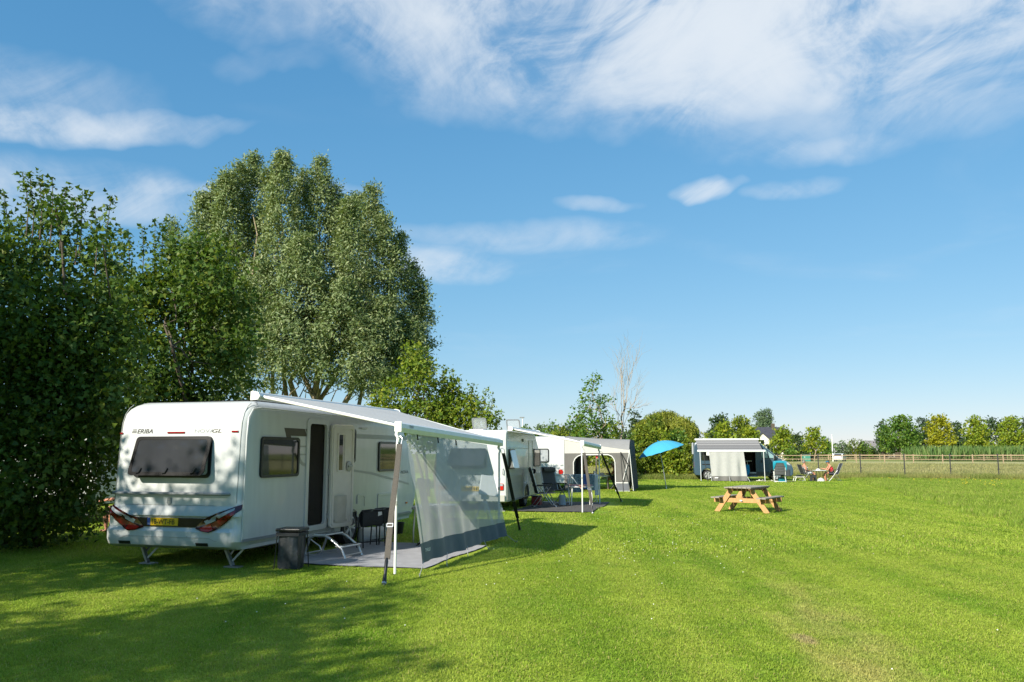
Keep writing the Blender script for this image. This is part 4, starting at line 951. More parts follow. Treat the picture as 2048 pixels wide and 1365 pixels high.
# corner steadies
for e0, dx in ((-.30, .0), (-1.86, .0)):
    g = MB(); g.bar((e0 - .16, .32, .30), (e0 + .06, .22, .03), .05, .05); g.bar((e0 - .04, .42, .30), (e0 - .08, .27, .14), .03, .03); g.bar((e0 + .20, .30, .30), (e0 + .03, .24, .1), .012, .03); g.box((e0 + .07, .22, .015), (.26, .14, .03)); g.build('corner_steady', M_steel, c1)
for e0 in (-.35, -2.0):
    g = MB(); g.bar((e0, 6.2, .3), (e0, 6.5, .03), .05, .05); g.box((e0, 6.5, .015), (.2, .14, .03)); g.build('corner_steady', M_steel, c1)
g = MB(); g.bar((-1.2, 6.8, .42), (-1.2, 8.3, .42), .1, .1); g.tube([(-1.2, 8.1, .42), (-1.2, 8.1, .03)], .03, 8); g.build('drawbar', M_steel, c1)
g = MB(); g.box((-1.2, 3.5, .27), (2.1, 6.0, .03)); g.build('floor', M_black, c1)
g = MB(); g.plate(lambda u, v, d: (u, v, 2.6 + d), rrect(-1.55, -.42, 1.2, 2.6, .06), 0, .075); sp_ = g.build('solar_panel', M_blackgloss, c1, bevel=.02)
for k in range(1, 4): g = MB(); g.box((-1.55 + 1.13 * k / 4, 1.9, 2.679), (.012, 1.34, .004)); g.build('cell_line', M_greyprint, sp_)
g = MB(); g.plate(lambda u, v, d: (u, v, 2.6 + d), rrect(-1.6, -1.0, 4.2, 4.9, .08), 0, .09); g.build('roof_hatch', M_whiteplastic, c1, bevel=.02)

# ------------------------------------------------------------------ roll-out awnings
def awning(car, label, a0, a1, E, zc, zn, zf, near_brand=None, sag=.02, railmat=None):
    t = thing('awning', label, 'awning', (car[0], car[1], 0), -car[2], 'roll-out awnings')
    g = MB(); cz = zc
    prof = [(.0, -.06), (.12, -.05), (.15, 0), (.12, .05), (.03, .07), (0, .06)]
    g.add([(x, a, cz + z) for a in (a0 - .06, a1 + .06) for x, z in prof], [tuple(range(6)), tuple(range(11, 5, -1))] + [(i, (i + 1) % 6, 6 + (i + 1) % 6, 6 + i) for i in range(6)]); g.build('cassette', M_canvas_edge, t, smooth=25)
    for a in (a0 - .085, a1 + .085): g = MB(); g.add([(x * 1.12, a + s_, cz + z * 1.15) for s_ in (-.025, .025) for x, z in prof], [tuple(range(6)), tuple(range(11, 5, -1))] + [(i, (i + 1) % 6, 6 + (i + 1) % 6, 6 + i) for i in range(6)]); g.build('cassette_cap', M_whiteplastic, t)
    zb = lambda u: zn + (zf - zn) * u
    def fab(u, v): return (.12 + (E - .14) * v, a0 + .04 + (a1 - a0 - .08) * u, cz + .03 + (zb(u) + .05 - cz - .03) * v - sag * math.sin(math.pi * v) * (1 - .3 * math.sin(math.pi * u)))
    g = MB(); g.grid(fab, 16, 12); g.build('fabric', M_canvas, t, smooth=60)
    g = MB(); pr = [(-.05, -.075), (.03, -.085), (.055, -.02), (.045, .045), (0, .07), (-.05, .05)]
    g.add([(E + x, a, z0 + z) for a, z0 in ((a0 - .02, zn), (a1 + .02, zf)) for x, z in pr], [tuple(range(6)), tuple(range(11, 5, -1))] + [(i, (i + 1) % 6, 6 + (i + 1) % 6, 6 + i) for i in range(6)]); rail = g.build('front_rail', railmat or M_alupaint, t, smooth=25)
    for a, z0 in ((a0 - .02, zn), (a1 + .02, zf)):
        g = MB(); g.box((E, a, z0 - .005), (.12, .035, .16)); g.build('rail_cap', M_whiteplastic, rail, bevel=.015)
    for i, (a, z0) in enumerate(((a0, zn), (a1, zf))):
        g = MB(); g.tube([(.1, a, cz), (E - .05, a, z0 + .02)], .026, 8); g.build('tension_arm', M_whiteplastic, t, smooth=60)
        x, s_ = E - .02, (-.0 if i == 0 else 0)
        g = MB(); g.tube([(x, a, z0 - .05), (x - .01, a - .015, z0 - .12), (x + .02, a + .01, z0 - .18), (x, a, z0 - .24), (x, a, .0)], [.028, .03, .028, .021, .021], 8); lg = g.build('support_leg', M_whiteplastic, t, smooth=60)
        g = MB(); g.tube([(x, a, 1.0), (x, a, 1.06)], .027, 8); g.build('leg_clamp', M_greypanel, lg, smooth=60)
        g = MB(); g.tube([(x, a, 0), (x, a, .012)], .035, 8); g.build('leg_foot', M_black, lg)
    return t
AW1 = dict(a0=.24, a1=5.6, E=2.49, zc=2.66, zn=2.16, zf=2.0)
aw = awning(CAR1, 'long white roll-out awning over the door of the nearest caravan', **AW1)
text_part('THULE', lambda x, y, d: (2.49 + .058, .52 + x, 2.15 + y - .005 * 1), .055, M_ink, aw, bold=.0006)

def strap(car, label, top, foot, w, mats):
    """webbing tie-down from the awning rail to a peg; coordinates in the caravan's ground frame (e, a, z)"""
    t = thing('tie_down_strap', label, 'strap', (car[0], car[1], 0), -car[2], 'storm straps of the awnings')
    top, foot = Vector(top), Vector(foot); d = foot - top; ax = Vector((d.y, -d.x, 0)).normalized() if d.xy.length > .05 else Vector((1, 0, 0)); ax = Vector((1, 0.25, 0)).normalized()
    P = lambda s_: top + d * s_
    g = MB(); n = 10
    g.grid(lambda u, v: P(.06 + .78 * u) + ax * (v - .5) * w + Vector((0, .012 * math.sin(7 * u), 0)), n, 1); g.grid(lambda u, v: P(.06 + .78 * u) + ax * (v - .5) * w + Vector((.006, .012 * math.sin(7 * u) + .006, 0)), n, 1); g.build('webbing', mats, t)
    g = MB(); q = P(.62); g.frame(lambda u, v, k: q + ax * u + d.normalized() * v + Vector((0, -k - .008, 0)), rrect(-w * .62, w * .62, -.03, .03, .01), rrect(-w * .48, w * .48, -.016, .016, .006), 0, .012); g.build('buckle', M_steel, t)
    g = MB(); g.tube([P(.83), P(.85), P(.93)], [.012, .026, .022], 7); g.tube([P(.93), P(.985)], [.024, .034], 7); g.build('tension_spring', M_black, t, smooth=60)
    g = MB(); g.tube([P(.98), foot + Vector((0, 0, .02))], .035, 6); g.tube([foot + Vector((0, 0, .03)), foot + Vector((0, 0, -.1))], .012, 6); g.build('peg', M_steel, t)
    g = MB(); g.tube([P(0), P(.02) + ax * .04, P(.06) + ax * .03], .006, 5); g.tube([P(0), P(.02) - ax * .04, P(.06) - ax * .03], .006, 5); g.build('hook', M_alu, t)
    return t
strap(CAR1, 'broad brown-grey storm strap at the near corner of the nearest awning', (2.52, .22, 2.02), (2.74, -.74, 0), .075, M_webbing)
strap(CAR1, 'dark storm strap at the far corner of the nearest awning', (2.52, 5.64, 1.88), (2.44, 7.4, 0), .07, M_webbingdark)

# front privacy panel hung from the rail and pegged out
sc_ = thing('privacy_screen', 'grey see-through mesh panel hung from the nearest awning with dark hem', 'screen', (CAR1[0], CAR1[1], 0), -CAR1[2])
def scr(u, v):
    """u along, v from rail (0) to hem foot (1)"""
    a = (.50 + .07 * v) + ((4.62 + .62 * v) - (.50 + .07 * v)) * u; zt = 2.08 - .17 * u * .85; zb_ = .12 - .02 * u; bulge = .032 * math.sin(u * 31 + 1.5 * v) * v + .022 * math.sin(u * 57 + 3 * v) * v ** 2 + .03 * math.sin(u * 13 + 2 * v) * v + .03 * v * math.exp(-((u - .10 - .16 * v) / .03) ** 2)
    return (2.50 + .22 * v + bulge * .8 + .05 * math.sin(math.pi * v) * 0, a, zt + (zb_ - zt) * v)
vh = .85
g = MB(); g.grid(lambda u, v: scr(u, v * vh), 60, 14); g.build('mesh_fabric', M_meshgrey, sc_, smooth=60)
g = MB(); g.grid(lambda u, v: scr(u, vh + (1 - vh) * v), 60, 4); hm = g.build('hem', M_hem, sc_, smooth=60)
text_part('THULE', lambda x, y, d: tuple(np.array(scr(.045, .92)) + np.array((.02, x, y))), .07, M_whiteplastic, hm, bold=.0006)
for u in (.08, .30, .52):
    g = MB(); p = scr(u + .02, .0); g.tube([(p[0] + .01, p[1], p[2] + .02), (p[0] + .02, p[1] + .02, p[2] - .1)], .012, 5); g.build('toggle', M_black, sc_)
for u, (fa, fe) in zip((.03, .27, .49, .72, .985), ((.1, 2.91), (1.24, 2.91), (2.45, 2.85), (3.61, 2.86), (4.9, 3.05))):
    p = scr(u, .985); m_ = ((p[0] + fe) / 2, (p[1] + fa) / 2, p[2] * .45); g = MB(); g.tube([p, m_, (fe, fa, .01)], .006, 5); cd = g.build('guy_loop', M_cord, sc_)
    g = MB(); g.tube([(fe, fa, .05), (fe + .02, fa, -.08)], .006, 5); g.build('peg', M_steel, cd)

def ground_mat(car, a0, a1, e0, e1, mat, label, seed, z=.03):
    g = MB(); rg = np.random.default_rng(seed); t = rg.normal(size=(20, 20)) * .004
    f = lambda u, v: (e0 + (e1 - e0) * v + .03 * math.sin(9 * u + seed) * (v > .98), a0 + (a1 - a0) * u + .04 * math.sin(7 * v + seed), z + t[int(u * 19)][int(v * 19)])
    g.grid(f, 19, 19); g.grid(lambda u, v: tuple(np.array(f(u, v)) - (0, 0, .008)), 19, 19); o = g.build('ground_mat', mat, None, smooth=60); o.location = (car[0], car[1], 0); o.rotation_euler = (0, 0, -car[2])
    return tag(o, label, 'mat', 'ground mats under the awnings')
ground_mat(CAR1, .85, 4.15, .12, 2.66, M_mat, 'pale grey ground mat under the nearest awning', 1, .02)
ground_mat(CAR2, .25, 5.4, .1, 2.55, M_mat2, 'dark grey ground mat under the second awning', 2)

# ------------------------------------------------------------------ second and third caravans
def inset_poly(poly, k):
    n = len(poly); out = []; area = sum(poly[i][0] * poly[(i + 1) % n][1] - poly[(i + 1) % n][0] * poly[i][1] for i in range(n)); sg = 1 if area > 0 else -1
    for i in range(n):
        a, b, c = Vector(poly[i - 1]), Vector(poly[i]), Vector(poly[(i + 1) % n]); d1 = (b - a).normalized(); d2 = (c - b).normalized()
        n1 = Vector((-d1.y, d1.x)) * sg; n2 = Vector((-d2.y, d2.x)) * sg; m = (n1 + n2); m = m.normalized() / max(.5, m.normalized().dot(n1)); out.append(tuple(b + m * k))
    return out
def extruded_body(prof, w0, w1, bev, P, holes0=(), holes1=()):
    """outline swept across the width with softened long edges; P(a, z, w)"""
    ins = inset_poly(prof, bev); n = len(prof); g = MB(); mid = inset_poly(prof, bev * .28)
    secs = [(w0, ins), (w0 + bev * .28, mid), (w0 + bev, prof), (w1 - bev, prof), (w1 - bev * .28, mid), (w1, ins)]
    vs = [P(a, z, w) for w, pl_ in secs for a, z in pl_]; fs = []
    for i in range(len(secs) - 1):
        for k in range(n):
            k2 = (k + 1) % n; fs.append((i * n + k, i * n + k2, (i + 1) * n + k2, (i + 1) * n + k))
    g.add(vs, fs)
    for w, hs in ((w0, holes0), (w1, holes1)):
        loops = [ins] + [list(h) for h in hs]; tri = tessellate_polygon([[Vector((u, v, 0)) for u, v in l] for l in loops]); g.add([P(u, v, w) for l in loops for u, v in l], [tuple(t) for t in tri])
    return g

c2 = thing('caravan', 'white caravan with grey ribbed lower side standing second in the row', 'caravan', (CAR2[0], CAR2[1], 0), -CAR2[2], 'caravans on the pitches')
prof2 = [(.02, .30), (0, .6), (0, 2.2), (.03, 2.4), (.12, 2.48), (4.2, 2.46), (4.5, 2.40), (4.75, 2.2), (5.35, 1.75), (5.75, 1.1), (5.95, .7), (6.0, .4), (5.9, .28), (.2, .28)]
PB = lambda a, z, w: (w, a, z)
arch2 = [(2.83 + .42 * math.cos(R(t)), .34 + .40 * math.sin(R(t))) for t in range(0, 181, 18)]
ap = [(2.41, .345), (2.41, .34)]
extruded_body(prof2, -2.27, 0, .07, PB, holes1=[[(x, z) for x, z in arch2]]).build('body_shell', M_white, c2, smooth=30)
g = MB(); g.box((-.25, 2.83, .5), (.48, .9, .5)); g.build('wheel_housing', M_black, c2)
wheel(c2, (-.02, 2.83, .30), .30, .18, 1); wheel(c2, (-2.25, 2.83, .30), .30, .18, -1)
g = MB(); oo = [(2.83 + .49 * math.cos(R(t)), .34 + .47 * math.sin(R(t))) for t in range(0, 181, 18)]; g.plate(SIDE, oo + arch2[::-1], 0, .035); g.build('wheel_fender', M_white, c2, smooth=30)
zs = [.36, .48, .60, .72, .84, .96, 1.07]
for i in range(6):
    for a0, a1 in ((.06, 2.36), (3.30, 5.62 - .04 * i)):
        g = MB(); g.plate(SIDE, [(a0, zs[i] + .004), (a1, zs[i] + .004), (a1, zs[i + 1] - .004), (a0, zs[i + 1] - .004)], 0, .01); g.build('cladding_strip', M_greypanel, c2)
g = MB(); g.plate(SIDE, [(.05, 1.925), (3.2, 1.925), (3.2, 1.945), (.05, 1.945)], 0, .012); g.build('side_moulding', M_greyprint, c2)
g = MB(); g.frame(SIDE, rrect(3.27, 3.9, .42, 2.22, .06), rrect(3.29, 3.88, .44, 2.20, .05), -.002, .012); d2 = g.build('door', M_white, c2)
g = MB(); g.box((.02, 3.34, 1.22), (.04, .05, .16)); g.build('door_handle', M_black, d2)
window(c2, SIDE, 4.08, 5.2, 1.30, 1.93, .06); fr = window(c2, SIDE, .25, 1.05, 1.28, 1.90, .06)
OP = lambda u, v, d: (.03 + math.sin(R(14)) * (1.88 - v) + d, u, 1.88 - (1.88 - v) * math.cos(R(14)))
g = MB(); g.plate(OP, rrect(.30, 1.02, 1.30, 1.87, .06), -.01, .012, back=True); g.build('open_pane', material('acrylic_sheen', (.30, .36, .40), .08, coat=.5), fr)
g = MB(); g.box((.02, 2.3, 2.2), (.04, .16, .10)); g.build('vent', M_railgrey, c2, bevel=.02)
RR2 = lambda u, v, d: (u, -d, v)
fr = window(c2, RR2, -1.75, -.62, 1.30, 1.92, .08)
OP2 = lambda u, v, d: (u, -.03 - math.sin(R(40)) * (1.92 - v) - d, 1.92 - (1.92 - v) * math.cos(R(40)))
g = MB(); g.plate(OP2, rrect(-1.75, -.62, 1.25, 1.92, .08), -.01, .012, back=True); g.build('open_pane', M_glassdark, fr)
for u in (-1.68, -.69):
    g = MB(); g.tube([(u, -.02, 1.4), OP2(u, 1.45, 0)], .01, 5); g.build('window_stay', M_black, fr)
g = MB(); g.plate(RR2, rrect(-1.42, -.86, .62, .76, .02), 0, .02); pl2 = g.build('number_plate', M_yellow, c2)
for k in range(6): g = MB(); g.plate(RR2, rrect(-1.33 + .075 * k, -1.295 + .075 * k, .65, .73, .006), .02, .023); g.build('plate_mark', M_ink, pl2)
for u in (-.22, -2.05):
    g = MB(); g.plate(RR2, rrect(u - .13, u + .13, .66, .86, .03), 0, .04); lm = g.build('tail_lamp', M_redbright, c2, smooth=30); g = MB(); g.plate(RR2, rrect(u - .12, u + .12, .78, .85, .02), .04, .046); g.build('clear_lens', M_clear, lm)
g = MB(); g.plate(RR2, rrect(-1.3, -.95, 2.19, 2.21, .008), 0, .02); g.build('brake_lamp', M_red, c2)
g = MB(); g.tube([(-.1, -.01, 1.12), (-.1, -.06, 1.14), (-.1, -.06, 1.28), (-.1, -.01, 1.30)], .012, 6); g.build('grab_handle', M_railgrey, c2, smooth=60)
g = MB(); g.plate(RR2, [(-2.2, .50), (-.05, .50), (-.05, .32), (-2.2, .32)], 0, .04); g.build('bumper', M_greypanel, c2)
for x, y in ((-1.15, .9), (-.35, 2.3)):
    g = MB(); g.frame(lambda u, v, d: (x + u, y + v, 2.47 + d), rrect(-.24, .24, -.24, .24, .05), rrect(-.2, .2, -.2, .2, .04), 0, .06); h_ = g.build('roof_hatch', M_whiteplastic, c2, smooth=30)
    LP = lambda u, v, d: (x + u, y + .24 - math.cos(R(62)) * v - d * .5, 2.53 + math.sin(R(62)) * v)
    g = MB(); g.plate(LP, rrect(-.24, .24, 0, .42, .06), 0, .02, back=True); ld = g.build('hatch_lid', M_glassclear, h_, smooth=30)
    g = MB(); g.frame(LP, rrect(-.24, .24, 0, .42, .06), rrect(-.2, .2, .04, .38, .05), -.01, .03); g.build('lid_rim', M_railgrey, ld)
for e0 in (-.3, -2.0):
    g = MB(); g.bar((e0, .35, .3), (e0 + .1, .25, .03), .05, .05); g.box((e0 + .1, .25, .015), (.2, .12, .03)); g.build('corner_steady', M_steel, c2)
g = MB(); g.plate(lambda u, v, d: (u, v, 2.47 + d), rrect(-1.6, -.8, 3.6, 4.2, .05), .0, .06); g.build('solar_panel', M_blackgloss, c2)
aw2 = awning(CAR2, 'white roll-out awning over the two reclining chairs of the second caravan', .3, 4.45, 2.3, 2.52, 2.08, 2.0, sag=.03, railmat=material('pale_blue_rail', (.36, .50, .55), .3))
strap(CAR2, 'brown-grey storm strap at the near corner of the second awning', (2.33, .3, 1.9), (2.66, -.2, 0), .08, M_webbing)
strap(CAR2, 'dark storm strap at the far corner of the second awning', (2.33, 4.47, 1.85), (2.9, 5.9, 0), .07, M_webbingdark)

CAR3 = (2.5, 39.3, .2)
c3 = thing('caravan', 'white caravan farthest in the row with the grey awning tent attached', 'caravan', (CAR3[0], CAR3[1], 0), -CAR3[2], 'caravans on the pitches')
prof3 = [(.0, .38), (0, 2.3), (.06, 2.5), (.2, 2.58), (4.8, 2.55), (5.2, 2.4), (5.9, 1.4), (6.0, .5), (5.9, .35), (.1, .35)]
extruded_body(prof3, -2.25, 0, .06, PB).build('body_shell', M_white, c3, smooth=30)
g = MB(); g.plate(RR2, rrect(-.30, -.08, .80, 1.02, .10), 0, .04); g.build('tail_lamp', M_redbright, c3, smooth=30)
g = MB(); g.plate(RR2, rrect(-1.2, -.8, .72, .86, .02), 0, .02); g.build('number_plate', M_yellow, c3)
g = MB(); g.plate(RR2, [(-2.2, .74), (-.03, .74), (-.03, .77), (-2.2, .77)], 0, .015); g.build('rear_moulding', M_greyprint, c3)
window(c3, RR2, -1.75, -.75, 1.35, 2.0, .08, glass=material('grey_acrylic', (.35, .38, .4), .1))
g = MB(); g.tube([(-.2, -.01, 1.2), (-.15, -.06, 1.22), (-.1, -.06, 1.26)], .012, 5); g.build('grab_handle', M_railgrey, c3)
wheel(c3, (-.02, 3.0, .31), .31, .18, 1); wheel(c3, (-2.23, 3.0, .31), .31, .18, -1)
g = MB(); g.box((-1.1, .3, .2), (1.6, .06, .3)); g.build('undertray', M_black, c3)
for i in range(3): g = MB(); g.box((-1.6, 1.0 + .35 * i, 2.72), (.5, .3, .03), Matrix.Rotation(R(20), 3, 'Y')); g.build('solar_panel', M_blackgloss, c3)

# the awning tent on the third caravan
tn = thing('awning_tent', 'grey and white awning tent with arched openings on the farthest caravan', 'tent', (CAR3[0], CAR3[1], 0), -CAR3[2])
TL, TE = 4.6, 3.05
def roofz(a, e):
    f = e / TE; ridge = 2.60 - .17 * f; near = 2.42 - .50 * f; 
    k = min(1, a / .95, (TL - a) / .95); k = max(0, k); return near + (ridge - near) * math.sin(k * math.pi / 2) ** .8 - .03 * math.sin(math.pi * f)
g = MB(); g.grid(lambda u, v: (v * TE, u * TL, roofz(u * TL, v * TE)), 24, 10); g.build('roof', M_tentroof, tn, smooth=60)
NW = lambda u, v, d: (u, -d, v)
ztop = lambda e: 2.42 - .50 * e / TE - .03 * math.sin(math.pi * e / TE)
es = [TE * i / 8 for i in range(9)]
for a_, nm in ((0., 'near'), (TL, 'far')):
    Pw = (lambda a_: lambda u, v, d: (u, a_ - d, v))(a_)
    g = MB(); g.plate(Pw, [(e, ztop(e)) for e in es] + [(TE, 1.80), (0, 1.77)], 0, .008); g.build('valance', M_tentwhite, tn)
    op = [(.42, .02), (.42, 1.35), (.50, 1.52), (.62, 1.63), (.80, 1.70), (2.05, 1.71), (2.22, 1.65), (2.33, 1.52), (2.38, 1.35), (2.40, .02)]
    g = MB(); g.plate(Pw, [(0.0, .015), (0, 1.78), (TE, 1.80), (TE - .03, .42), (TE, .015), (2.40, .015)] + op[::-1][1:] , -.004, .004); wl = g.build('side_wall', M_tentgrey, tn)
    g = MB(); g.tube([Pw(u, v, .012) for u, v in op], .022, 5); g.build('zip_piping', M_whitecloth, wl, smooth=60)
    g = MB(); g.plate(Pw, [(2.41, .02), (TE - .05, .02), (TE - .06, .40), (2.41, .40)], .004, .012); sk = g.build('skirt', M_tentskirt, wl); g = MB(); g.bar(Pw(2.41, .41, .012), Pw(TE - .06, .41, .012), .03, .035); g.bar(Pw(2.41, .02, .012), Pw(TE, .02, .012), .03, .04); g.build('skirt_band', M_whitecloth, sk)
g = MB(); g.grid(lambda u, v: (TE + .16 * (1 - v) + .03 * math.sin(9 * u), u * TL, .02 + (roofz(u * TL, TE) - .02) * v), 18, 6); fw = g.build('front_wall', M_tentdark, tn, smooth=60)  # cloth coloured dark to carry the shade on this side
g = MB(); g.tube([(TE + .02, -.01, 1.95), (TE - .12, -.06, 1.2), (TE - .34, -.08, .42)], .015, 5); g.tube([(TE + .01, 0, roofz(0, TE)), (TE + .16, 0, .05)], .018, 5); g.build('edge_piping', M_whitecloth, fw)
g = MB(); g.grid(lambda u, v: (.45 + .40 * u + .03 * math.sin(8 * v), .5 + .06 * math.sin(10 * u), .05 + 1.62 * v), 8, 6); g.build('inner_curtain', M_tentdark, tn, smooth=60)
for a, e in ((.05, TE - .35), (TL - .05, TE - .35), (TL / 2, TE - .05)):
    g = MB(); g.tube([(e, a, .0), (e, a, roofz(a, e) - .03)], .016, 6); g.build('tent_pole', M_alu, tn, smooth=60)
for p, q in (((TE - .4, -.05, 1.83), (TE - .25, -.75, .02)), ((TE - .4, -.05, 1.83), (TE - .02, -.1, 1.15))):
    g = MB(); g.tube([p, q], .02, 5); g.build('guy_line', M_webbingdark, tn)
g = MB(); g.tube([(TE - .55, -.9, .28), (TE - .52, -1.05, .0)], .018, 5); g.build('peg', M_cord, tn)
g = MB(); g.add([(1.42, .1, 1.69), (1.62, .1, 1.69), (1.52, .1, 1.52), (1.42, .112, 1.69), (1.62, .112, 1.69), (1.52, .112, 1.52)], [(0, 1, 2), (5, 4, 3), (0, 3, 4, 1), (1, 4, 5, 2), (2, 5, 3, 0)]); pn_ = g.build('pennant', M_coral, None)
pn_.location = (CAR3[0], CAR3[1], 0); pn_.rotation_euler = (0, 0, -CAR3[2]); tag(pn_, 'small red pennant hanging in the tent opening', 'pennant')

# ------------------------------------------------------------------ camping furniture
def camp_chair(label, loc, rz, fab, frame, group='camping chairs', head=True, lean=.32, mat_arm=None, cat='chair', hb=.75):
    t = thing('camping_chair', label, cat, (loc[0], loc[1], loc[2] if len(loc) > 2 else 0.), rz, group)
    w = .27; bx, bz = -.24 - lean * hb / .75, .44 + hb
    def pad(p0, p1, th, nm, m_, seg=5):
        g = MB(); p0, p1 = Vector(p0), Vector(p1); d = p1 - p0; nn = Vector((-d.z, 0, d.x)).normalized()
        if nn.z < 0 and abs(d.x) > abs(d.z): nn = -nn
        for sgn in (0, 1):
            g.grid(lambda u, v: p0 + d * u + Vector((0, (v - .5) * 2 * w, 0)) + nn * (th * (.35 + .65 * abs(math.sin(math.pi * seg * u)) ** .4) * math.sin(math.pi * v) ** .3 * (1 if sgn else -.3)), 20, 6)
        return g.build(nm, m_, t, smooth=60)
    pad((-.22, 0, .42), (.26, 0, .46), .03, 'seat', fab, 2); bk = pad((-.24, 0, .43), (bx, 0, bz), .035, 'backrest', fab, 5)
    if head:
        g = MB(); g.grid(lambda u, v: (bx + .10 + .05 * math.cos(2 * math.pi * u) + (1 - 2 * 0) * .0, (v - .5) * 1.8 * w, bz - .09 + .075 * math.sin(2 * math.pi * u)), 12, 4, True); g.build('headrest', fab, bk, smooth=60)
    for s_ in (-1, 1):
        y = s_ * (w + .03)
        g = MB(); g.tube([(-.24, y, .42), (bx, y, bz)], .013, 6); g.build('back_tube', frame, bk, smooth=60)
        g = MB(); g.bar((-.33, y, .665), (.20, y, .66), .05, .03); g.build('armrest', mat_arm or M_black, t, bevel=.01)
        g = MB(); g.tube([(.34, y, .0), (.27, y, .06), (-.20, y, .64)], .014, 6); g.build('leg', frame, t, smooth=60)
        g = MB(); g.tube([(-.42, y, .0), (-.34, y, .06), (.14, y, .64)], .014, 6); g.build('leg', frame, t, smooth=60)
        g = MB(); g.tube([(-.24, y, .42), (.28, y, .45)], .012, 6); g.build('seat_tube', frame, t, smooth=60)
    t.scale = (1.08, 1.08, 1.08)
    for x in (.32, -.40):
        g = MB(); g.tube([(x * .93, -w - .03, .06), (x * .93, w + .03, .06)], .012, 6); g.build('cross_tube', frame, t, smooth=60)
    return t
def camp_table(label, loc, rz, L, W, h, topmat, legmat, group='camping tables', splay=.03):
    t = thing('camping_table', label, 'table', (loc[0], loc[1], loc[2] if len(loc) > 2 else 0.), rz, group)
    g = MB(); g.plate(lambda u, v, d: (u, v, h + d), rrect(-L / 2, L / 2, -W / 2, W / 2, .05), -.03, 0, back=True); g.build('table_top', topmat, t, bevel=.006)
    g = MB(); g.frame(lambda u, v, d: (u, v, h + d), rrect(-L / 2 - .004, L / 2 + .004, -W / 2 - .004, W / 2 + .004, .05), rrect(-L / 2 + .03, L / 2 - .03, -W / 2 + .03, W / 2 - .03, .03), -.06, -.031); g.build('apron', legmat, t)
    for sx in (-1, 1):
        for sy in (-1, 1):
            x, y = sx * (L / 2 - .07), sy * (W / 2 - .06); g = MB(); g.tube([(x, y, h - .04), (x + sx * splay, y, .25), (x + sx * splay, y, 0)], [.018, .018, .013], 7); g.build('leg', legmat, t, smooth=60)
    return t
def cw(car, a, e): return to_world(car[0], car[1], car[2], e, a)

# by the second caravan
camp_chair('black reclining chair seen from the side beside the second caravan', (1.08, 27.5), R(8), M_darkfabric, M_alu, lean=.22)
camp_chair('dark grey padded reclining chair with pillow facing the camera on the dark mat', (1.55, 29.3), R(-52), M_greyfabric, M_steel, lean=.2)
camp_table('small white-legged folding table with lilac top and pink cloth under the second awning', (2.33, 28.2), R(4), .78, .62, .70, M_lilac, M_whiteplastic)
cl = thing('table_cloth', 'pink square of cloth laid over the lilac table with one corner hanging', 'cloth', (2.33, 28.2, .705), R(4))
g = MB(); g.plate(lambda u, v, d: (u, v, d), [(-.36, -.30), (.36, -.30), (.36, .28), (-.36, .28)], 0, .004); g.build('cloth', M_pink, cl)
g = MB(); g.add([(-.14, -.314, 0), (.10, -.314, 0), (-.02, -.322, -.13), (-.14, -.30, .004), (.10, -.30, .004)], [(0, 1, 2), (3, 4, 1, 0)]); g.build('hanging_corner', M_pink, cl)
# drying rack with towels
dk = thing('drying_rack', 'white folding drying rack hung with towels behind the lilac table', 'drying rack', (2.55, 30.2, 0), R(3))
for y, z in ((-.22, 1.0), (.22, 1.0), (0, .92)):
    g = MB(); g.tube([(-.75, y, z), (.55, y, z)], .009, 5); g.build('rail', M_whiteplastic, dk)
for sx in (-.5, .5):
    for sy in (-1, 1):
        g = MB(); g.tube([(sx, sy * .24, 1.0), (sx, -sy * .28, 0)], .011, 5); g.build('leg', M_whiteplastic, dk)
def towel(label, x0, x1, y, drop0, drop1, m_):
    g = MB(); cs = [(y - .03 - .02, 1.0 - drop0), (y - .028, .7), (y - .02, .985), (y, 1.016), (y + .02, .985), (y + .03, 1.0 - drop1)]
    def fn(u, v):
        i = min(4, int(v * 5)); f = v * 5 - i; p = np.array(cs[i]) * (1 - f) + np.array(cs[i + 1]) * f; return (x0 + (x1 - x0) * u, p[0] + .012 * math.sin(u * 14 + v * 3), p[1])
    g.grid(fn, 16, 10); o = g.build('towel', m_, None, smooth=60); o.location = (2.55, 30.2, 0); o.rotation_euler = (0, 0, R(3)); tag(o, label, 'towel', 'towels on the drying rack')
towel('blue-grey speckled towel on the left half of the drying rack', -.36, .0, -.22, .62, .3, M_towel); towel('strong blue towel in the middle of the drying rack', .0, .16, -.22, .5, .3, M_towelblue); towel('grey speckled towel on the right half of the drying rack', .16, .42, -.22, .55, .3, M_towel); towel('white towel over the right end of the drying rack', .42, .56, -.22, .72, .4, M_whitecloth); towel('small white cloth at the left end of the drying rack', -.52, -.36, -.22, .16, .12, M_whitecloth)
q = cw(CAR2, 3.4, .25); bx_ = thing('storage_box', 'dark red box under the side of the second caravan', 'box', (q[0], q[1], 0), -CAR2[2])
g = MB(); g.box((0, 0, .15), (.3, .4, .3)); g.build('box_body', M_redplastic, bx_, bevel=.02); g = MB(); g.box((0, 0, .32), (.32, .42, .04)); g.build('lid', M_black, bx_, bevel=.01)
q = (1.62, 28.55); b2 = thing('storage_bag', 'pale blue-grey bag standing under the padded chair', 'bag', (q[0] + .1, q[1], 0)); g = MB(); g.grid(lambda u, v: ((.13 - .03 * v) * math.cos(6.283 * u), (.1 - .02 * v) * math.sin(6.283 * u), .36 * v), 14, 4, True); g.build('bag_body', M_towel if False else material('bag_cloth', (.42, .5, .56), .8), b2, smooth=60); g = MB(); g.tube([(-.07, 0, .35), (-.05, 0, .44), (.05, 0, .44), (.07, 0, .35)], .008, 5); g.build('handle', M_black, b2)

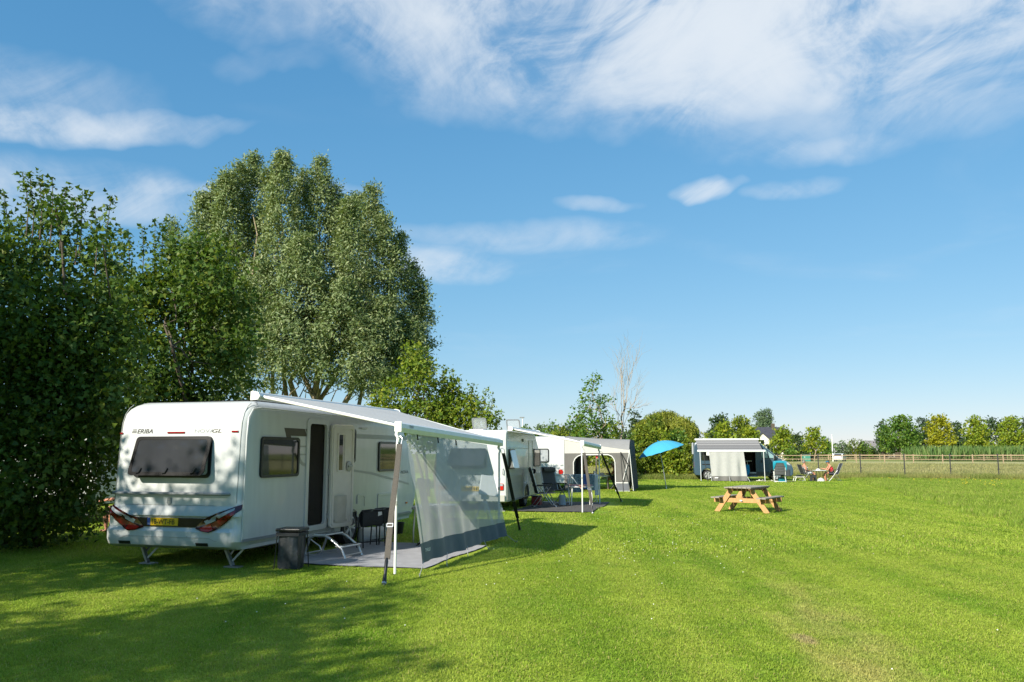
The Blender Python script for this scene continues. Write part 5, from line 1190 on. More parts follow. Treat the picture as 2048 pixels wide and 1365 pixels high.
# by the nearest caravan
q = cw(CAR1, .42, .66); wb = thing('waste_bag', 'black waste bag in a folding stand beside the caravan door', 'waste bag', (q[0], q[1], 0), -CAR1[2] + R(8)); wb.scale = (.9, .9, .97)
def bagf(u, v):
    a = 2 * math.pi * u; r = .175 * (1 + .06 * math.sin(5 * a + 3 * v) + .03 * math.sin(13 * a - 4 * v)) * (1 + .10 * v * (1 - v) * 4 * .6); sq = max(abs(math.cos(a)), abs(math.sin(a))); r = r / sq ** .8; return (r * math.cos(a) * (1 + .012 * math.sin(17 * a)), r * math.sin(a), .01 + .56 * v)
g = MB(); g.grid(bagf, 48, 8, True); g.build('bag', M_bag, wb, smooth=60)
g = MB(); g.box((0, 0, .61), (.44, .44, .05)); g.build('lid', M_black, wb, bevel=.015); g = MB(); g.plate(lambda u, v, d: (u, v, .57 + d), rrect(-.215, .215, -.215, .215, .02), -.05, .0); g.build('rim', M_darkfabric, wb)
for sx in (-1, 1):
    for sy in (-1, 1):
        g = MB(); g.tube([(sx * .19, sy * .19, .58), (sx * .225, sy * .21, 0)], .010, 6); g.build('leg', M_black, wb)

q = cw(CAR1, 1.92, .58); st = thing('folding_step', 'two-tread folding aluminium step in front of the caravan door', 'step', (q[0], q[1], 0), -CAR1[2] + R(-6))
for s_ in (-1, 1):
    y = s_ * .26; g = MB(); g.tube([(.42, y, 0), (.34, y, .17), (.10, y, .33), (.0, y, .37), (-.2, y, .37), (-.30, y, .33), (-.42, y, 0)], .021, 8); g.build('side_tube', M_alu, st, smooth=60)
    g = MB(); g.tube([(-.40, y, .05), (-.1, y, .06), (-.06, y, .12), (-.1, y, .2), (-.28, y, .3)], .012, 6); g.build('hand_loop', M_alu, st, smooth=60)
for nm, x, z, d_ in (('top_tread', -.10, .385, .24), ('lower_tread', .30, .205, .17)):
    g = MB(); g.box((x, 0, z), (d_, .54, .022)); tr = g.build(nm, M_alupaint, st, bevel=.006)
    for k in range(5): g = MB(); g.box((x - d_ * .4 + d_ * .2 * k, 0, z + .0125), (.012, .5, .004)); g.build('tread_rib', M_black, tr)
for x in (.40, -.41): g = MB(); g.tube([(x, -.26, .06), (x, .26, .06)], .014, 6); g.build('cross_tube', M_alu, st, smooth=60)

def folded_chair(label, a, e, rz, tilt):
    q = cw(CAR1, a, e); t = thing('folded_chair', label, 'chair', (q[0], q[1], 0), -CAR1[2] + rz, 'folded black chairs beside the wheel')
    for s_ in (-1, 1):
        for k, x in enumerate((-.05, .05)):
            g = MB(); g.tube([(x * 1.8, s_ * .27, 0), (x, s_ * .26, .62), (x * .6, s_ * .22, .69), (x * .6, 0, .70)], .013, 6); g.build('leg', M_black, t, smooth=60)
    g = MB(); g.grid(lambda u, v: (.055 * math.cos(6.283 * u), (v - .5) * .50, .54 + .155 * math.sin(6.283 * u) * (.95 + .05 * math.sin(9 * v))), 14, 8, True); g.build('folded_seat', M_darkfabric, t, smooth=60)
    g = MB(); g.tube([(-.09, -.27, .1), (-.09, .27, .1)], .012, 6); g.build('foot_tube', M_black, t)
    g = MB(); g.plate(lambda u, v, d: (.06 + d, u, v), [(.10, .58), (.20, .60), (.19, .66), (.10, .66)], 0, .004); g.build('maker_tab', M_whiteplastic, t)
folded_chair('folded black camping chair leaning in front, nearest the caravan wheel', 3.35, .62, R(-24), 0); folded_chair('folded black camping chair standing right behind another folded one', 3.9, .62, R(-20), 0)
camp_chair('black reclining chair half hidden behind the mesh panel', cw(CAR1, 4.1, 1.75), -CAR1[2] + R(12), M_darkfabric, M_black, lean=.16)
tb = camp_table('white-topped folding table seen through the mesh panel', cw(CAR1, 4.75, 1.35), -CAR1[2], .62, 1.0, .72, M_whiteplastic, M_alu)
q = cw(CAR1, 5.0, 1.35); bt = thing('bottle', 'tall dark bottle standing on the table behind the mesh panel', 'bottle', (q[0], q[1], .721)); g = MB(); g.lathe([(.001, 0), (.038, 0), (.038, .17), (.015, .23), (.015, .29), (.001, .29)], 14); g.build('bottle_body', M_glass, bt, smooth=40); g = MB(); g.lathe([(.017, .28), (.017, .305), (.001, .305)], 12); g.build('cap', M_alu, bt)
q = cw(CAR1, 4.25, .2); wc = thing('water_barrel', 'white rolling water barrel with yellow cap under the nearest caravan', 'barrel', (q[0], q[1], .15), -CAR1[2] + R(140))
MY = Matrix.Rotation(math.pi / 2, 3, 'X')
g = MB(); g.lathe([(.001, -.27), (.10, -.27), (.145, -.24), (.15, -.2), (.142, -.1), (.15, 0), (.142, .1), (.15, .2), (.145, .24), (.10, .27), (.001, .27)], 24, M=MY); g.build('barrel_body', M_whiteplastic, wc, smooth=40)
g = MB(); g.lathe([(.075, .265), (.08, .30), (.06, .315), (.001, .315)], 18, M=MY, c=(.0, 0, -.02)); g.build('cap', M_yellowcap, wc, smooth=40)
for nm, a, e, m_, lab in (('bucket', 5.15, .05, M_alupaint, 'pale grey bucket under the nearest caravan behind the folded chairs'), ('bucket', 5.75, .1, M_black, 'black tub under the nearest caravan beside the pole')):
    q = cw(CAR1, a, e); t = thing(nm, lab, 'bucket', (q[0], q[1], 0), 0, 'buckets under the nearest caravan'); g = MB(); g.lathe([(.001, .005), (.12, .005), (.155, .25), (.165, .255), (.165, .27), (.15, .27), (.118, .02), (.001, .02)], 20); g.build('bucket_body', m_, t, smooth=40); g = MB(); g.tube([(.16 * math.cos(R(k)), .04, .26 - .09 * math.sin(R(k))) for k in range(0, 181, 20)], .004, 5); g.build('handle', M_steel, t)
# flat satellite dish on a tripod
dsx, dsy = -.68, 21.0; ds = thing('satellite_antenna', 'white flat satellite antenna on a tripod between the first two caravans', 'antenna', (dsx, dsy, 0), R(-18))
for k in range(3): a = R(90 + 120 * k); g = MB(); g.tube([(0, 0, .66), (.32 * math.cos(a), .32 * math.sin(a), 0)], .014, 6); g.build('leg', M_alu, ds, smooth=60)
g = MB(); g.tube([(0, 0, .3), (0, 0, .78)], .02, 8); g.lathe([(.001, .62), (.1, .62), (.11, .7), (.08, .78), (.001, .78)], 14); g.build('mast', M_whiteplastic, ds, smooth=40)
Md = Matrix.Rotation(R(-22), 3, 'X') @ Matrix.Rotation(R(25), 3, 'Z')
g = MB(); g.box((.12, 0, .95), (.5, .06, .52), Md); pn_ = g.build('flat_panel', M_whiteplastic, ds, bevel=.02)
g = MB(); g.bar((0, .02, .74), (.1, .08, .95), .05, .05); g.build('bracket', M_railgrey, ds)

# ------------------------------------------------------------------ blue parasol
um = thing('parasol', 'bright blue parasol tilted to the left on a thin pole on the lawn', 'parasol', (7.71, 41.5, 0))
axis_top = Vector((-.36, .0, 2.36)); tiltM = Matrix.Rotation(R(-17), 3, 'Y'); NP = 16; RR = 1.17
def canopy(r, a, k=1.): return axis_top + tiltM @ Vector((RR * r * math.cos(a) * k, RR * r * math.sin(a) * k, -.52 * r ** 1.9 - .02 * 0))
pan = MB(); a0, a1 = -math.pi / NP, math.pi / NP
for sgn in (0, 1): pan.grid(lambda u, v: Vector((RR * (.02 + .98 * u) * math.cos(a0 + (a1 - a0) * v), RR * (.02 + .98 * u) * math.sin(a0 + (a1 - a0) * v), -.50 * u ** 1.9 + .018 * u * (math.cos((v - .5) * math.pi) - .5) - .004 * sgn)), 8, 4)
P0 = pan.build('canopy_panel', M_parasol, um, smooth=60); P0.location = axis_top; P0.rotation_euler = tiltM.to_euler()
for k in range(1, NP):
    c_ = P0.copy(); COL.objects.link(c_); c_.rotation_euler = (tiltM @ Matrix.Rotation(2 * math.pi * k / NP, 3, 'Z')).to_euler()
g = MB(); g.tube([(.0, 0, 0), (-.10, 0, .75), (-.26, 0, 1.75), tuple(axis_top)], [.022, .02, .02, .016], 8); g.build('pole', M_steel, um, smooth=60)
for k in range(NP):
    a = 2 * math.pi * (k + .5) / NP; g = MB(); g.tube([canopy(t, a) - Vector((0, 0, .02)) for t in (.05, .35, .7, .98)], .006, 4); g.build('rib', M_steel, um)
g = MB(); g.tube([axis_top, axis_top + tiltM @ Vector((0, 0, .07))], [.02, .008], 8); g.build('finial', M_parasol, um)
g = MB(); g.tube([(0, 0, .0), (-.02, 0, .14)], .03, 8); g.build('ground_spike', M_whiteplastic, um)

# ------------------------------------------------------------------ picnic table
pt = thing('picnic_table', 'wooden picnic table with attached benches standing on the lawn', 'picnic table', (7.18, 25.35, 0), R(55))
# local x runs along the planks, y across
for k in range(6):
    y = -.345 + .138 * k; g = MB(); g.box((0, y, .755), (1.78, .128, .036)); g.build('table_plank', M_woodgrey, pt, bevel=.006)
for s_ in (-1, 1):
    for k in range(2): g = MB(); g.box((0, s_ * (.63 + .138 * k), .455), (1.78, .128, .036)); g.build('bench_plank', M_woodgrey, pt, bevel=.006)
for x in (-.58, .58):
    for s_ in (-1, 1): g = MB(); g.bar((x, s_ * .78, 0.0), (x, s_ * .27, .735), .045, .145, (0, 1, .35)); g.build('leg', M_woodnew, pt, bevel=.006)
    xi = x + (.047 if x < 0 else -.047); g = MB(); g.bar((xi, -.86, .37), (xi, .86, .37), .045, .13); g.build('bench_beam', M_woodnew, pt, bevel=.006); g = MB(); g.bar((xi, -.40, .69), (xi, .40, .69), .045, .09); g.build('top_beam', M_woodend, pt, bevel=.006)
    g = MB(); g.bar((xi * .93, 0, .39), (xi * .25, 0, .72), .05, .08); g.build('diagonal_brace', M_woodend, pt, bevel=.006)
    for s_ in (-1, 1):
        for z in (.37, .45): g = MB(); g.tube([(x - .03 * (1 if x < 0 else -1), s_ * (.78 - .51 * z / .735), z - .02), (x - .02 * (1 if x < 0 else -1), s_ * (.78 - .51 * z / .735), z - .02)], .012, 6); g.build('bolt', M_steel, pt)
    g = MB(); g.box((x - (.0 if x < 0 else 0) - .026, 0, .37), (.004, .07, .035)); g.build('plate_tag', M_alupaint, pt)
for y in (-.345, .345): g = MB(); g.box((0, y, .715), (1.70, .06, .035)); g.build('edge_batten', M_woodend, pt)
for s_ in (-1, 1): g = MB(); g.box((0, s_ * .70, .425), (.06, .24, .022)); g.build('bench_batten', M_woodend, pt)

# ------------------------------------------------------------------ people
def skin_mesh(name, verts, edges, radii, mat, parent, root=0, sub=2):
    me = bpy.data.meshes.new(name); me.from_pydata([tuple(v) for v in verts], edges, []); o = bpy.data.objects.new(name, me); COL.objects.link(o)
    o.modifiers.new('skin', 'SKIN'); 
    if not me.skin_vertices: bpy.context.view_layer.objects.active = o; o.select_set(True); bpy.ops.mesh.customdata_skin_add()
    for i, r in enumerate(radii):
        sv = me.skin_vertices[0].data[i]; sv.radius = (r, r) if not isinstance(r, tuple) else r; sv.use_root = (i == root)
    s_ = o.modifiers.new('sub', 'SUBSURF'); s_.levels = sub; s_.render_levels = sub
    bpy.context.view_layer.update(); m2 = bpy.data.meshes.new_from_object(o.evaluated_get(bpy.context.evaluated_depsgraph_get())); bpy.data.objects.remove(o)
    m2.name = name; m2.materials.clear(); m2.materials.append(mat); m2.polygons.foreach_set('use_smooth', [True] * len(m2.polygons))
    q = bpy.data.objects.new(name, m2); COL.objects.link(q); q.parent = parent; return q

def seated_person(label, loc, rz, skin, hair, shirt, shorts, lean=0., reach=.42, hand_z=.78, seat=.46, look=-.1, group='people sitting at camping tables', visor=None, longhair=False, arm_rest=False, sleeves=False):
    """sits facing local +x; hips over the origin"""
    t = thing('person', label, 'person', (loc[0], loc[1], 0), rz, group)
    hip = Vector((0, 0, seat + .09)); ch = hip + Vector((.28 * math.sin(lean), 0, .28 * math.cos(lean))); nk = hip + Vector((.50 * math.sin(lean * 1.05), 0, .50 * math.cos(lean))); hd = nk + Vector((.05 + .10 * math.sin(lean), 0, .17))
    V = [hip, hip + (ch - hip) * .5, ch, nk - Vector((.0, 0, .06)), nk + Vector((.015, 0, .05)), hd - Vector((.005, 0, .04)), hd + Vector((0, 0, .055)), hd + Vector((-.01, 0, .115))]
    E_ = [(i, i + 1) for i in range(7)]; r = [(.155, .135), (.145, .12), (.155, .12), (.09, .085), .052, .072, .088, .055]
    # nose and chin give the face a profile
    def add(p, j, rad):
        V.append(Vector(p)); r.append(rad); E_.append((j, len(V) - 1)); return len(V) - 1
    add(hd + Vector((.105, 0, .0)), 6, .014)
    for s_ in (-1, 1):
        sh = add(nk + Vector((-.01, s_ * .17, -.07)), 3, .062)
        if arm_rest: el_p = sh_p = V[sh] + Vector((.06, s_ * .06, -.27)); ha = V[sh] + Vector((.28, s_ * .03, -.30))
        else: el_p = V[sh] + Vector((.16, s_ * .05, -.22)); ha = Vector((nk.x + reach, s_ * .10, hand_z))
        mid = (V[sh] + el_p) / 2; m_ = add(mid, sh, .05); el = add(el_p, m_, .042); f1 = add((el_p + ha) / 2, el, .037); wr = add(ha, f1, .026)
        d = (ha - el_p).normalized(); pa = add(ha + d * .06, wr, .032); side = Vector((-d.y, d.x, 0)).normalized()
        for k, (off, L_) in enumerate(((-.03, .06), (-.01, .075), (.012, .07), (.03, .055))):
            a = add(V[pa] + d * .035 + side * off, pa, .0095); add(V[pa] + d * (.035 + L_) + side * off * 1.2 - Vector((0, 0, .02)), a, .008)
        th_ = add(V[wr] + d * .035 - side * s_ * .035, wr, .011); add(V[wr] + d * .075 - side * s_ * .05 - Vector((0, 0, .01)), th_, .009)
        h = add(hip + Vector((.04, s_ * .09, -.02)), 0, .095); k1 = add(hip + Vector((.24, s_ * .11, .0)), h, .082); kn = add(Vector((.46, s_ * .12, seat + .05)), k1, .062); cf = add(Vector((.47, s_ * .12, seat * .62)), kn, .058); an = add(Vector((.44, s_ * .12, .085)), cf, .036); he = add(Vector((.43, s_ * .12, .045)), an, .036); add(Vector((.58, s_ * .13, .03)), he, .03)
    skin_mesh('body', V, E_, r, skin, t)
    # clothing follows the same skeleton, a little outside it
    skin_mesh('shirt', [hip + Vector((0, 0, -.02)), V[1], ch, nk - Vector((0, 0, .085))] + ([nk + Vector((-.01, s_ * .16, -.08)) for s_ in (-1, 1)]), [(0, 1), (1, 2), (2, 3), (3, 4), (3, 5)], [(.165, .148), (.158, .132), (.168, .132), (.11, .10), .066, .066], shirt, t, root=1)
    sv = [hip]; se = []; sr = [(.168, .15)]
    for s_ in (-1, 1):
        b = len(sv); sv += [hip + Vector((.06, s_ * .09, -.02)), hip + Vector((.22, s_ * .105, -.005)), hip + Vector((.34, s_ * .115, -.02))]; se += [(0, b), (b, b + 1), (b + 1, b + 2)]; sr += [.108, .098, .09]
    skin_mesh('shorts', sv, se, sr, shorts, t)
    hv = [hd + Vector((-.055, 0, .0)), hd + Vector((-.045, 0, .06)), hd + Vector((-.01, 0, .115)), hd + Vector((.04, 0, .105))]; he_ = [(0, 1), (1, 2), (2, 3)]; hr = [.07, .085, .075, .05]
    if longhair: hv.append(hd + Vector((-.08, 0, -.1))); he_.append((0, 4)); hr.append(.055)
    skin_mesh('hair', hv, he_, hr, hair, t, root=1)
    for s_ in (-1, 1):
        g = MB(); g.lathe([(.001, .008), (.009, .004), (.011, 0), (.009, -.004), (.001, -.008)], 8, c=hd + Vector((.083, s_ * .033, .02))); g.build('eye', M_ink, t)
        g = MB(); g.grid(lambda u, v: hd + Vector((-.005 + .018 * math.cos(6.283 * u), s_ * (.082 + .02 * v), .005 + .03 * math.sin(6.283 * u))), 8, 2, True); g.build('ear', skin, t, smooth=60)
    g = MB(); g.box(hd + Vector((.082, 0, -.045)), (.012, .045, .008)); g.build('mouth', M_darkred, t)
    if visor is not None:
        g = MB(); g.lathe([(.097, -.025), (.10, .03), (.093, .03)], 20, c=hd + Vector((.0, 0, .075))); g.grid(lambda u, v: hd + Vector(((.095 + .09 * v) * math.cos((u - .5) * 2), (.095 + .05 * v) * math.sin((u - .5) * 2), .05 - .02 * v)), 10, 3); g.build('visor', visor, t, smooth=60)
    return t
VY = 53.6
seated_person('person in grey vest and white shorts sitting left at the table beyond the camper van', (19.05, VY), R(4), M_skin, M_hairgrey, M_greyshirt, M_whitecloth, lean=-.30, arm_rest=True)
seated_person('person in coral vest and blue visor leaning over the table beyond the camper van', (20.72, VY), R(176), M_skin, M_hairbrown, M_coral, M_darkcloth, lean=.38, reach=.42, hand_z=.80, visor=material('visor_blue', (.02, .16, .28), .7))
camp_chair('dark camping chair under the person in the grey vest', (19.05, VY), R(4), M_darkfabric, M_steel, head=False, lean=.30, hb=.55)
camp_chair('black high-backed camping chair under the person in the coral vest', (20.72, VY), R(176), M_darkfabric, M_steel, head=False, lean=.35, hb=.62)
camp_table('small light folding table between the two people beyond the camper van', (19.88, VY), 0, .72, .6, .70, M_alupaint, M_black)
def crumple(name, label, cat, loc, r, mat, seed):
    rg = np.random.default_rng(seed); t = thing(name, label, cat, loc); ph = rg.random(6) * 6
    g = MB(); g.grid(lambda u, v: (r * math.cos(6.283 * u) * math.sin(math.pi * v * .5) * (1 + .15 * math.sin(5 * 6.283 * u + ph[0])), r * .8 * math.sin(6.283 * u) * math.sin(math.pi * v * .5) * (1 + .15 * math.sin(4 * 6.283 * u + ph[1])), r * .8 * math.cos(math.pi * v * .5) + .0), 18, 8, True); g.build('folds', mat, t, smooth=70)
    return t
crumple('paper_bag', 'white crumpled paper lying on the small light table', 'paper', (19.8, VY, .702), .13, M_whitecloth, 4)
dm = thing('food_cover', 'white mesh dome cover on the grass below the small table', 'food cover', (19.72, 53.0, 0)); g = MB(); g.lathe([(.24, 0), (.235, .06), (.2, .14), (.13, .2), (.05, .225), (.001, .23)], 24); g.build('dome', material('white_net', (.7, .72, .72), .7, alpha=.7), dm, smooth=60); g = MB(); g.lathe([(.018, .225), (.02, .245), (.001, .255)], 10); g.build('knob', M_whiteplastic, dm); g = MB(); g.tube([(.24 * math.cos(R(k)), .24 * math.sin(R(k)), .008) for k in range(0, 361, 20)], .008, 5); g.build('rim', M_whiteplastic, dm)
gr = thing('low_table', 'low white folding table carrying a black grill pan beside the van front', 'table', (18.68, 54.0, 0)); g = MB(); g.plate(lambda u, v, d: (u, v, .27 + d), rrect(-.32, .32, -.22, .22, .04), -.02, .01, back=True); g.build('table_top', M_whiteplastic, gr)
for sx in (-1, 1):
    for sy in (-1, 1): g = MB(); g.tube([(sx * .22, sy * .18, .25), (sx * .30, sy * .19, .12), (sx * .33, sy * .2, 0)], .018, 6); g.build('leg', M_whiteplastic, gr, smooth=60)
pn2 = thing('grill_pan', 'round black grill pan standing on the low white table', 'pan', (18.7, 54.0, .281)); g = MB(); g.lathe([(.001, 0), (.19, 0), (.22, .07), (.23, .09), (.21, .09), (.15, .1), (.001, .12)], 22); g.build('pan_body', M_black, pn2, smooth=40); g = MB(); g.bar((.2, 0, .08), (.3, 0, .09), .03, .02); g.build('handle', M_steel, pn2)
sb = thing('step_stool', 'black folding step stool in front of the person in the grey vest', 'stool', (19.28, 53.1, 0))
g = MB(); g.box((0, 0, .40), (.34, .24, .035)); g.build('stool_top', M_darkfabric, sb, bevel=.01)
for s_ in (-1, 1): g = MB(); g.plate(lambda u, v, d: (u, s_ * .11 + d, v), [(-.2, 0), (-.15, .385), (.15, .385), (.2, 0), (.12, 0), (.08, .25), (-.08, .25), (-.12, 0)], -.015, .015, back=True); g.build('stool_side', M_darkfabric, sb)
# inside the tent
tx, ty = to_world(CAR3[0], CAR3[1], CAR3[2], 1.42, 2.3)
camp_table('grey folding table inside the awning tent', (tx, ty), -CAR3[2], .95, .7, .70, M_alupaint, M_alu)
seated_person('person in dark purple top sitting at the right of the tent table', (tx + .86, ty - .05), R(174), M_skintan, M_hairwhite, M_purple, M_darkcloth, lean=.22, reach=.36, hand_z=.77)
seated_person('person with grey hair sitting at the left of the tent table behind the pole', (tx - .86, ty - .1), R(4), M_skintan, M_hairwhite, M_hem, M_darkcloth, lean=.1, reach=.36, hand_z=.77)
camp_chair('black camping chair under the person in dark purple', (tx + .86, ty - .05), R(174), M_darkfabric, M_black, head=False, hb=.45)
camp_chair('black camping chair under the grey-haired person in the tent', (tx - .86, ty - .1), R(4), M_darkfabric, M_alu, head=False, hb=.45)
bx2 = thing('tissue_box', 'small white box on the tent table', 'box', (tx + .1, ty, .701)); g = MB(); g.box((0, 0, .06), (.26, .14, .12)); g.build('box_body', M_whiteplastic, bx2, bevel=.01); g = MB(); g.box((0, 0, .122), (.12, .04, .004)); g.build('slot', M_greyprint, bx2)
jg = thing('jug', 'pale blue jug on the left of the tent table', 'jug', (tx - .25, ty, .701)); g = MB(); g.lathe([(.001, 0), (.055, 0), (.065, .08), (.05, .17), (.056, .2), (.045, .2), (.045, .02), (.001, .02)], 16); g.build('jug_body', material('jug_blue', (.4, .5, .56), .3), jg, smooth=40); g = MB(); g.tube([(.055, 0, .16), (.1, 0, .14), (.1, 0, .07), (.06, 0, .05)], .008, 6); g.build('handle', M_whiteplastic, jg)

# ------------------------------------------------------------------ camper van
vn = thing('camper_van', 'blue-grey camper van parked at the end of the lawn with sliding door open', 'van', (12.35, 56.5, 0), R(-9.5))
profv = [(.10, .34), (.02, .5), (0, 1.1), (.03, 2.2), (.10, 2.46), (.28, 2.56), (4.0, 2.57), (4.22, 2.50), (4.9, 1.96), (5.5, 1.47), (5.75, 1.38), (6.05, 1.24), (6.30, 1.02), (6.40, .74), (6.38, .42), (6.25, .28), (5.78, .28)] + [(5.33 + .43 * math.cos(R(t)), .36 + .42 * math.sin(R(t))) for t in range(0, 181, 18)][1:-1] + [(4.88, .28), (1.35, .28)] + [(.92 + .43 * math.cos(R(t)), .36 + .42 * math.sin(R(t))) for t in range(0, 181, 18)][1:-1] + [(.48, .30)]
PV = lambda a, z, w: (a, w, z)
doorh = [(3.02, .55), (3.02, 2.18), (4.02, 2.18), (4.02, .55)]
glass1 = [(4.40, 1.47), (4.34, 2.06), (4.72, 2.03), (4.84, 1.47)]; glass2 = [(4.90, 1.46), (4.80, 1.95), (5.18, 1.66), (5.24, 1.46)]; glass3 = [(5.30, 1.46), (5.25, 1.60), (5.44, 1.46)]
extruded_body(profv, -1.0, 1.0, .07, PV, holes0=[doorh]).build('body_shell', M_van, vn, smooth=30)
NS = lambda u, v, d: (u, -1.0 - d, v)
for gl in (glass1, glass2, glass3):
    g = MB(); g.plate(NS, gl, 0, .006); wn = g.build('window', M_vanglass, vn); g = MB(); g.tube([NS(u, v, .008) for u, v in gl + gl[:1]], .018, 5); g.build('window_seal', M_black, wn)
g = MB(); g.plate(lambda u, v, d: (4.24 + (5.46 - 4.24) * v + .02 - .0 + d * .75, u, 2.52 - (2.52 - 1.50) * v + d * .65), [(-.85, .06), (.85, .06), (.9, .96), (-.9, .96)], .0, .02); g.build('windscreen', M_vanglass, vn)
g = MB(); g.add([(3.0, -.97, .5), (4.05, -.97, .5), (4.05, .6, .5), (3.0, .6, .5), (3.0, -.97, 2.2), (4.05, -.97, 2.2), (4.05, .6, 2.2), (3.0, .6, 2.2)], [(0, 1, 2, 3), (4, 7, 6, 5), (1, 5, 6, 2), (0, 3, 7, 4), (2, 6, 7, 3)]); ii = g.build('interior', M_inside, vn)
g = MB(); g.box((3.16, -.3, 1.3), (.28, .8, 1.5)); g.build('cabinet', M_wood_in, ii, bevel=.02); g = MB(); g.tube([(3.55, -.4, .5), (3.55, -.4, 1.25)], .035, 8); g.box((3.55, -.4, 1.27), (.5, .6, .03)); g.build('inner_table', M_alupaint, ii)
g = MB(); g.box((3.52, -.99, .50), (1.0, .10, .05)); g.build('door_sill', M_alupaint, vn); g = MB(); g.box((3.60, -1.12, .27), (.95, .26, .04)); g.build('entry_step', M_alupaint, vn, bevel=.008)
g = MB(); g.plate(NS, rrect(1.9, 2.98, .55, 2.2, .05), .0, .05); g.build('sliding_door', M_van, vn, smooth=30, bevel=.01)
for a, z0, z1, a1 in ((4.28, .40, 2.2, 4.28), (5.0, .62, 1.40, 5.02)): g = MB(); g.tube([NS(a, z0, .002), NS(a1, z1, .002)], .006, 4); g.build('door_gap', M_black, vn)
g = MB(); g.box((4.40, -1.012, 1.25), (.10, .02, .17)); g.build('door_handle', M_black, vn, bevel=.01)
g = MB(); g.plate(NS, [(1.4, .34), (4.86, .34), (4.86, .58), (1.4, .58)], 0, .02); g.build('side_cladding', M_vanlow, vn)
g = MB(); g.box((5.22, -1.13, 1.50), (.14, .22, .30)); mr = g.build('wing_mirror', M_black, vn, bevel=.04); g = MB(); g.box((5.15, -1.13, 1.50), (.01, .17, .24)); g.build('mirror_glass', M_clear, mr); g = MB(); g.bar((5.25, -1.0, 1.46), (5.22, -1.1, 1.46), .05, .06); g.build('mirror_arm', M_black, mr)
g = MB(); g.plate(NS, [(5.66, 1.36), (5.80, 1.34), (6.10, 1.16), (6.24, 1.0), (6.10, 1.02), (5.85, 1.16)], -.05, .012); g.build('headlamp', M_clear, vn, smooth=30)
g = MB(); g.plate(lambda u, v, d: (u, v, .5), [(5.85, -1.02), (6.44, -.85), (6.46, .85), (5.85, 1.02)], 0, 0); 
bp = MB(); bp.grid(lambda u, v: (5.80 + .64 * math.sin(min(1, u * 1.25) * math.pi / 2) * 1.0, -1.015 + 2.03 * max(0, (u - .35)) / .65, .30 + .42 * v), 14, 4); bp.build('front_bumper', M_vanlow, vn, smooth=60)
wheel(vn, (.92, -.97, .34), .34, .2, 1).rotation_euler = (0, 0, -math.pi / 2); wheel(vn, (5.33, -.97, .34), .34, .2, 1).rotation_euler = (0, 0, -math.pi / 2)
wheel(vn, (.92, .97, .34), .34, .2, 1).rotation_euler = (0, 0, math.pi / 2); wheel(vn, (5.33, .97, .34), .34, .2, 1).rotation_euler = (0, 0, math.pi / 2)
g = MB(); g.box((3.1, 0, .4), (4.6, 1.5, .2)); g.build('underbody', M_black, vn)
g = MB(); g.box((.04, -.93, 1.05), (.05, .10, .34)); g.build('tail_lamp', M_redbright, vn, bevel=.01)
g = MB(); g.plate(NS, rrect(.5, 1.55, 1.3, 1.95, .06), 0, .012); g.build('rear_side_window', M_glass, vn)
g = MB(); g.box((-.02, -.1, 2.1), (.12, 1.4, .8)); g.build('rear_box', M_clear, vn, bevel=.05)
g = MB(); g.plate(NS, [(.55, 1.02), (1.8, 1.02), (1.8, 1.08), (.55, 1.08)], 0, .014); g.build('rub_strip', M_black, vn)
# its striped awning
va = thing('awning', 'grey striped roll-out awning on the side of the camper van', 'awning', (12.35, 56.5, 0), R(-9.5), 'roll-out awnings')
VA0, VA1, VE, VZ = .18, 4.2, 2.3, 1.92
stripes = [(.20, .195, .19), (.27, .265, .26), (.165, .16, .16), (.31, .30, .29), (.175, .17, .17), (.25, .245, .24), (.185, .18, .18)]
sm_ = [material('stripe_fabric', c_, .8, var=.04, trans=.12) for c_ in stripes]
fb = lambda u, v: (VA0 + (VA1 - VA0) * u, -1.06 - (VE - .1) * v, 2.68 + (VZ + .05 - 2.68) * v - .03 * math.sin(math.pi * v))
edges_ = [0, .13, .30, .36, .48, .62, .70, 1.0]
for i in range(7):
    g = MB(); g.grid(lambda u, v: fb(u, edges_[i] + (edges_[i + 1] - edges_[i]) * v), 8, 3); g.build('fabric_stripe', sm_[i], va, smooth=60)
g = MB(); g.box(((VA0 + VA1) / 2, -1.05, 2.70), (VA1 - VA0 + .15, .13, .12)); g.build('cassette', M_canvas_edge, va, bevel=.03)
g = MB(); g.box(((VA0 + VA1) / 2 + .06, -1.06 - VE + .08, VZ + .02), (VA1 - VA0 + .22, .10, .13)); g.build('front_rail', M_canvas_edge, va, bevel=.03)
for x in (VA0 + .12, VA1 + .05): g = MB(); g.tube([(x, -1.06 - VE + .08, VZ - .04), (x + .02, -1.06 - VE + .06, 0)], .022, 7); g.build('support_leg', M_alupaint, va, smooth=60)
g = MB(); g.tube([(VA0 + .3, -1.06 - VE + .08, VZ), (VA0 + .5, -1.06 - VE - .5, .35)], .02, 5); g.tube([(VA0 + .5, -1.06 - VE - .5, .35), (VA0 + .52, -1.06 - VE - .6, 0)], .03, 5); g.build('storm_strap', M_webbingdark, va)
g = MB(); g.box((VA0 + .66, -1.06 - VE + .1, VZ - .16), (.28, .03, .22)); g.build('hanging_cloth', M_whitecloth, va)
vs_ = thing('windbreak_panel', 'pale grey front panel with dark hem hung from the van awning', 'screen', (12.35, 56.5, 0), R(-9.5))
def vp(u, v):
    x0, x1 = .86 + .12 * v, 3.02 + .14 * v; return (x0 + (x1 - x0) * u, -1.06 - VE + .06 - .35 * v + .05 * math.sin(u * 22 + 2 * v) * (.3 + .7 * v) * .7 + .10 * math.exp(-((u - .86) / .06) ** 2) * math.exp(-((v - .6) / .25) ** 2), (VZ - .05) * (1 - v) + .06 * v)
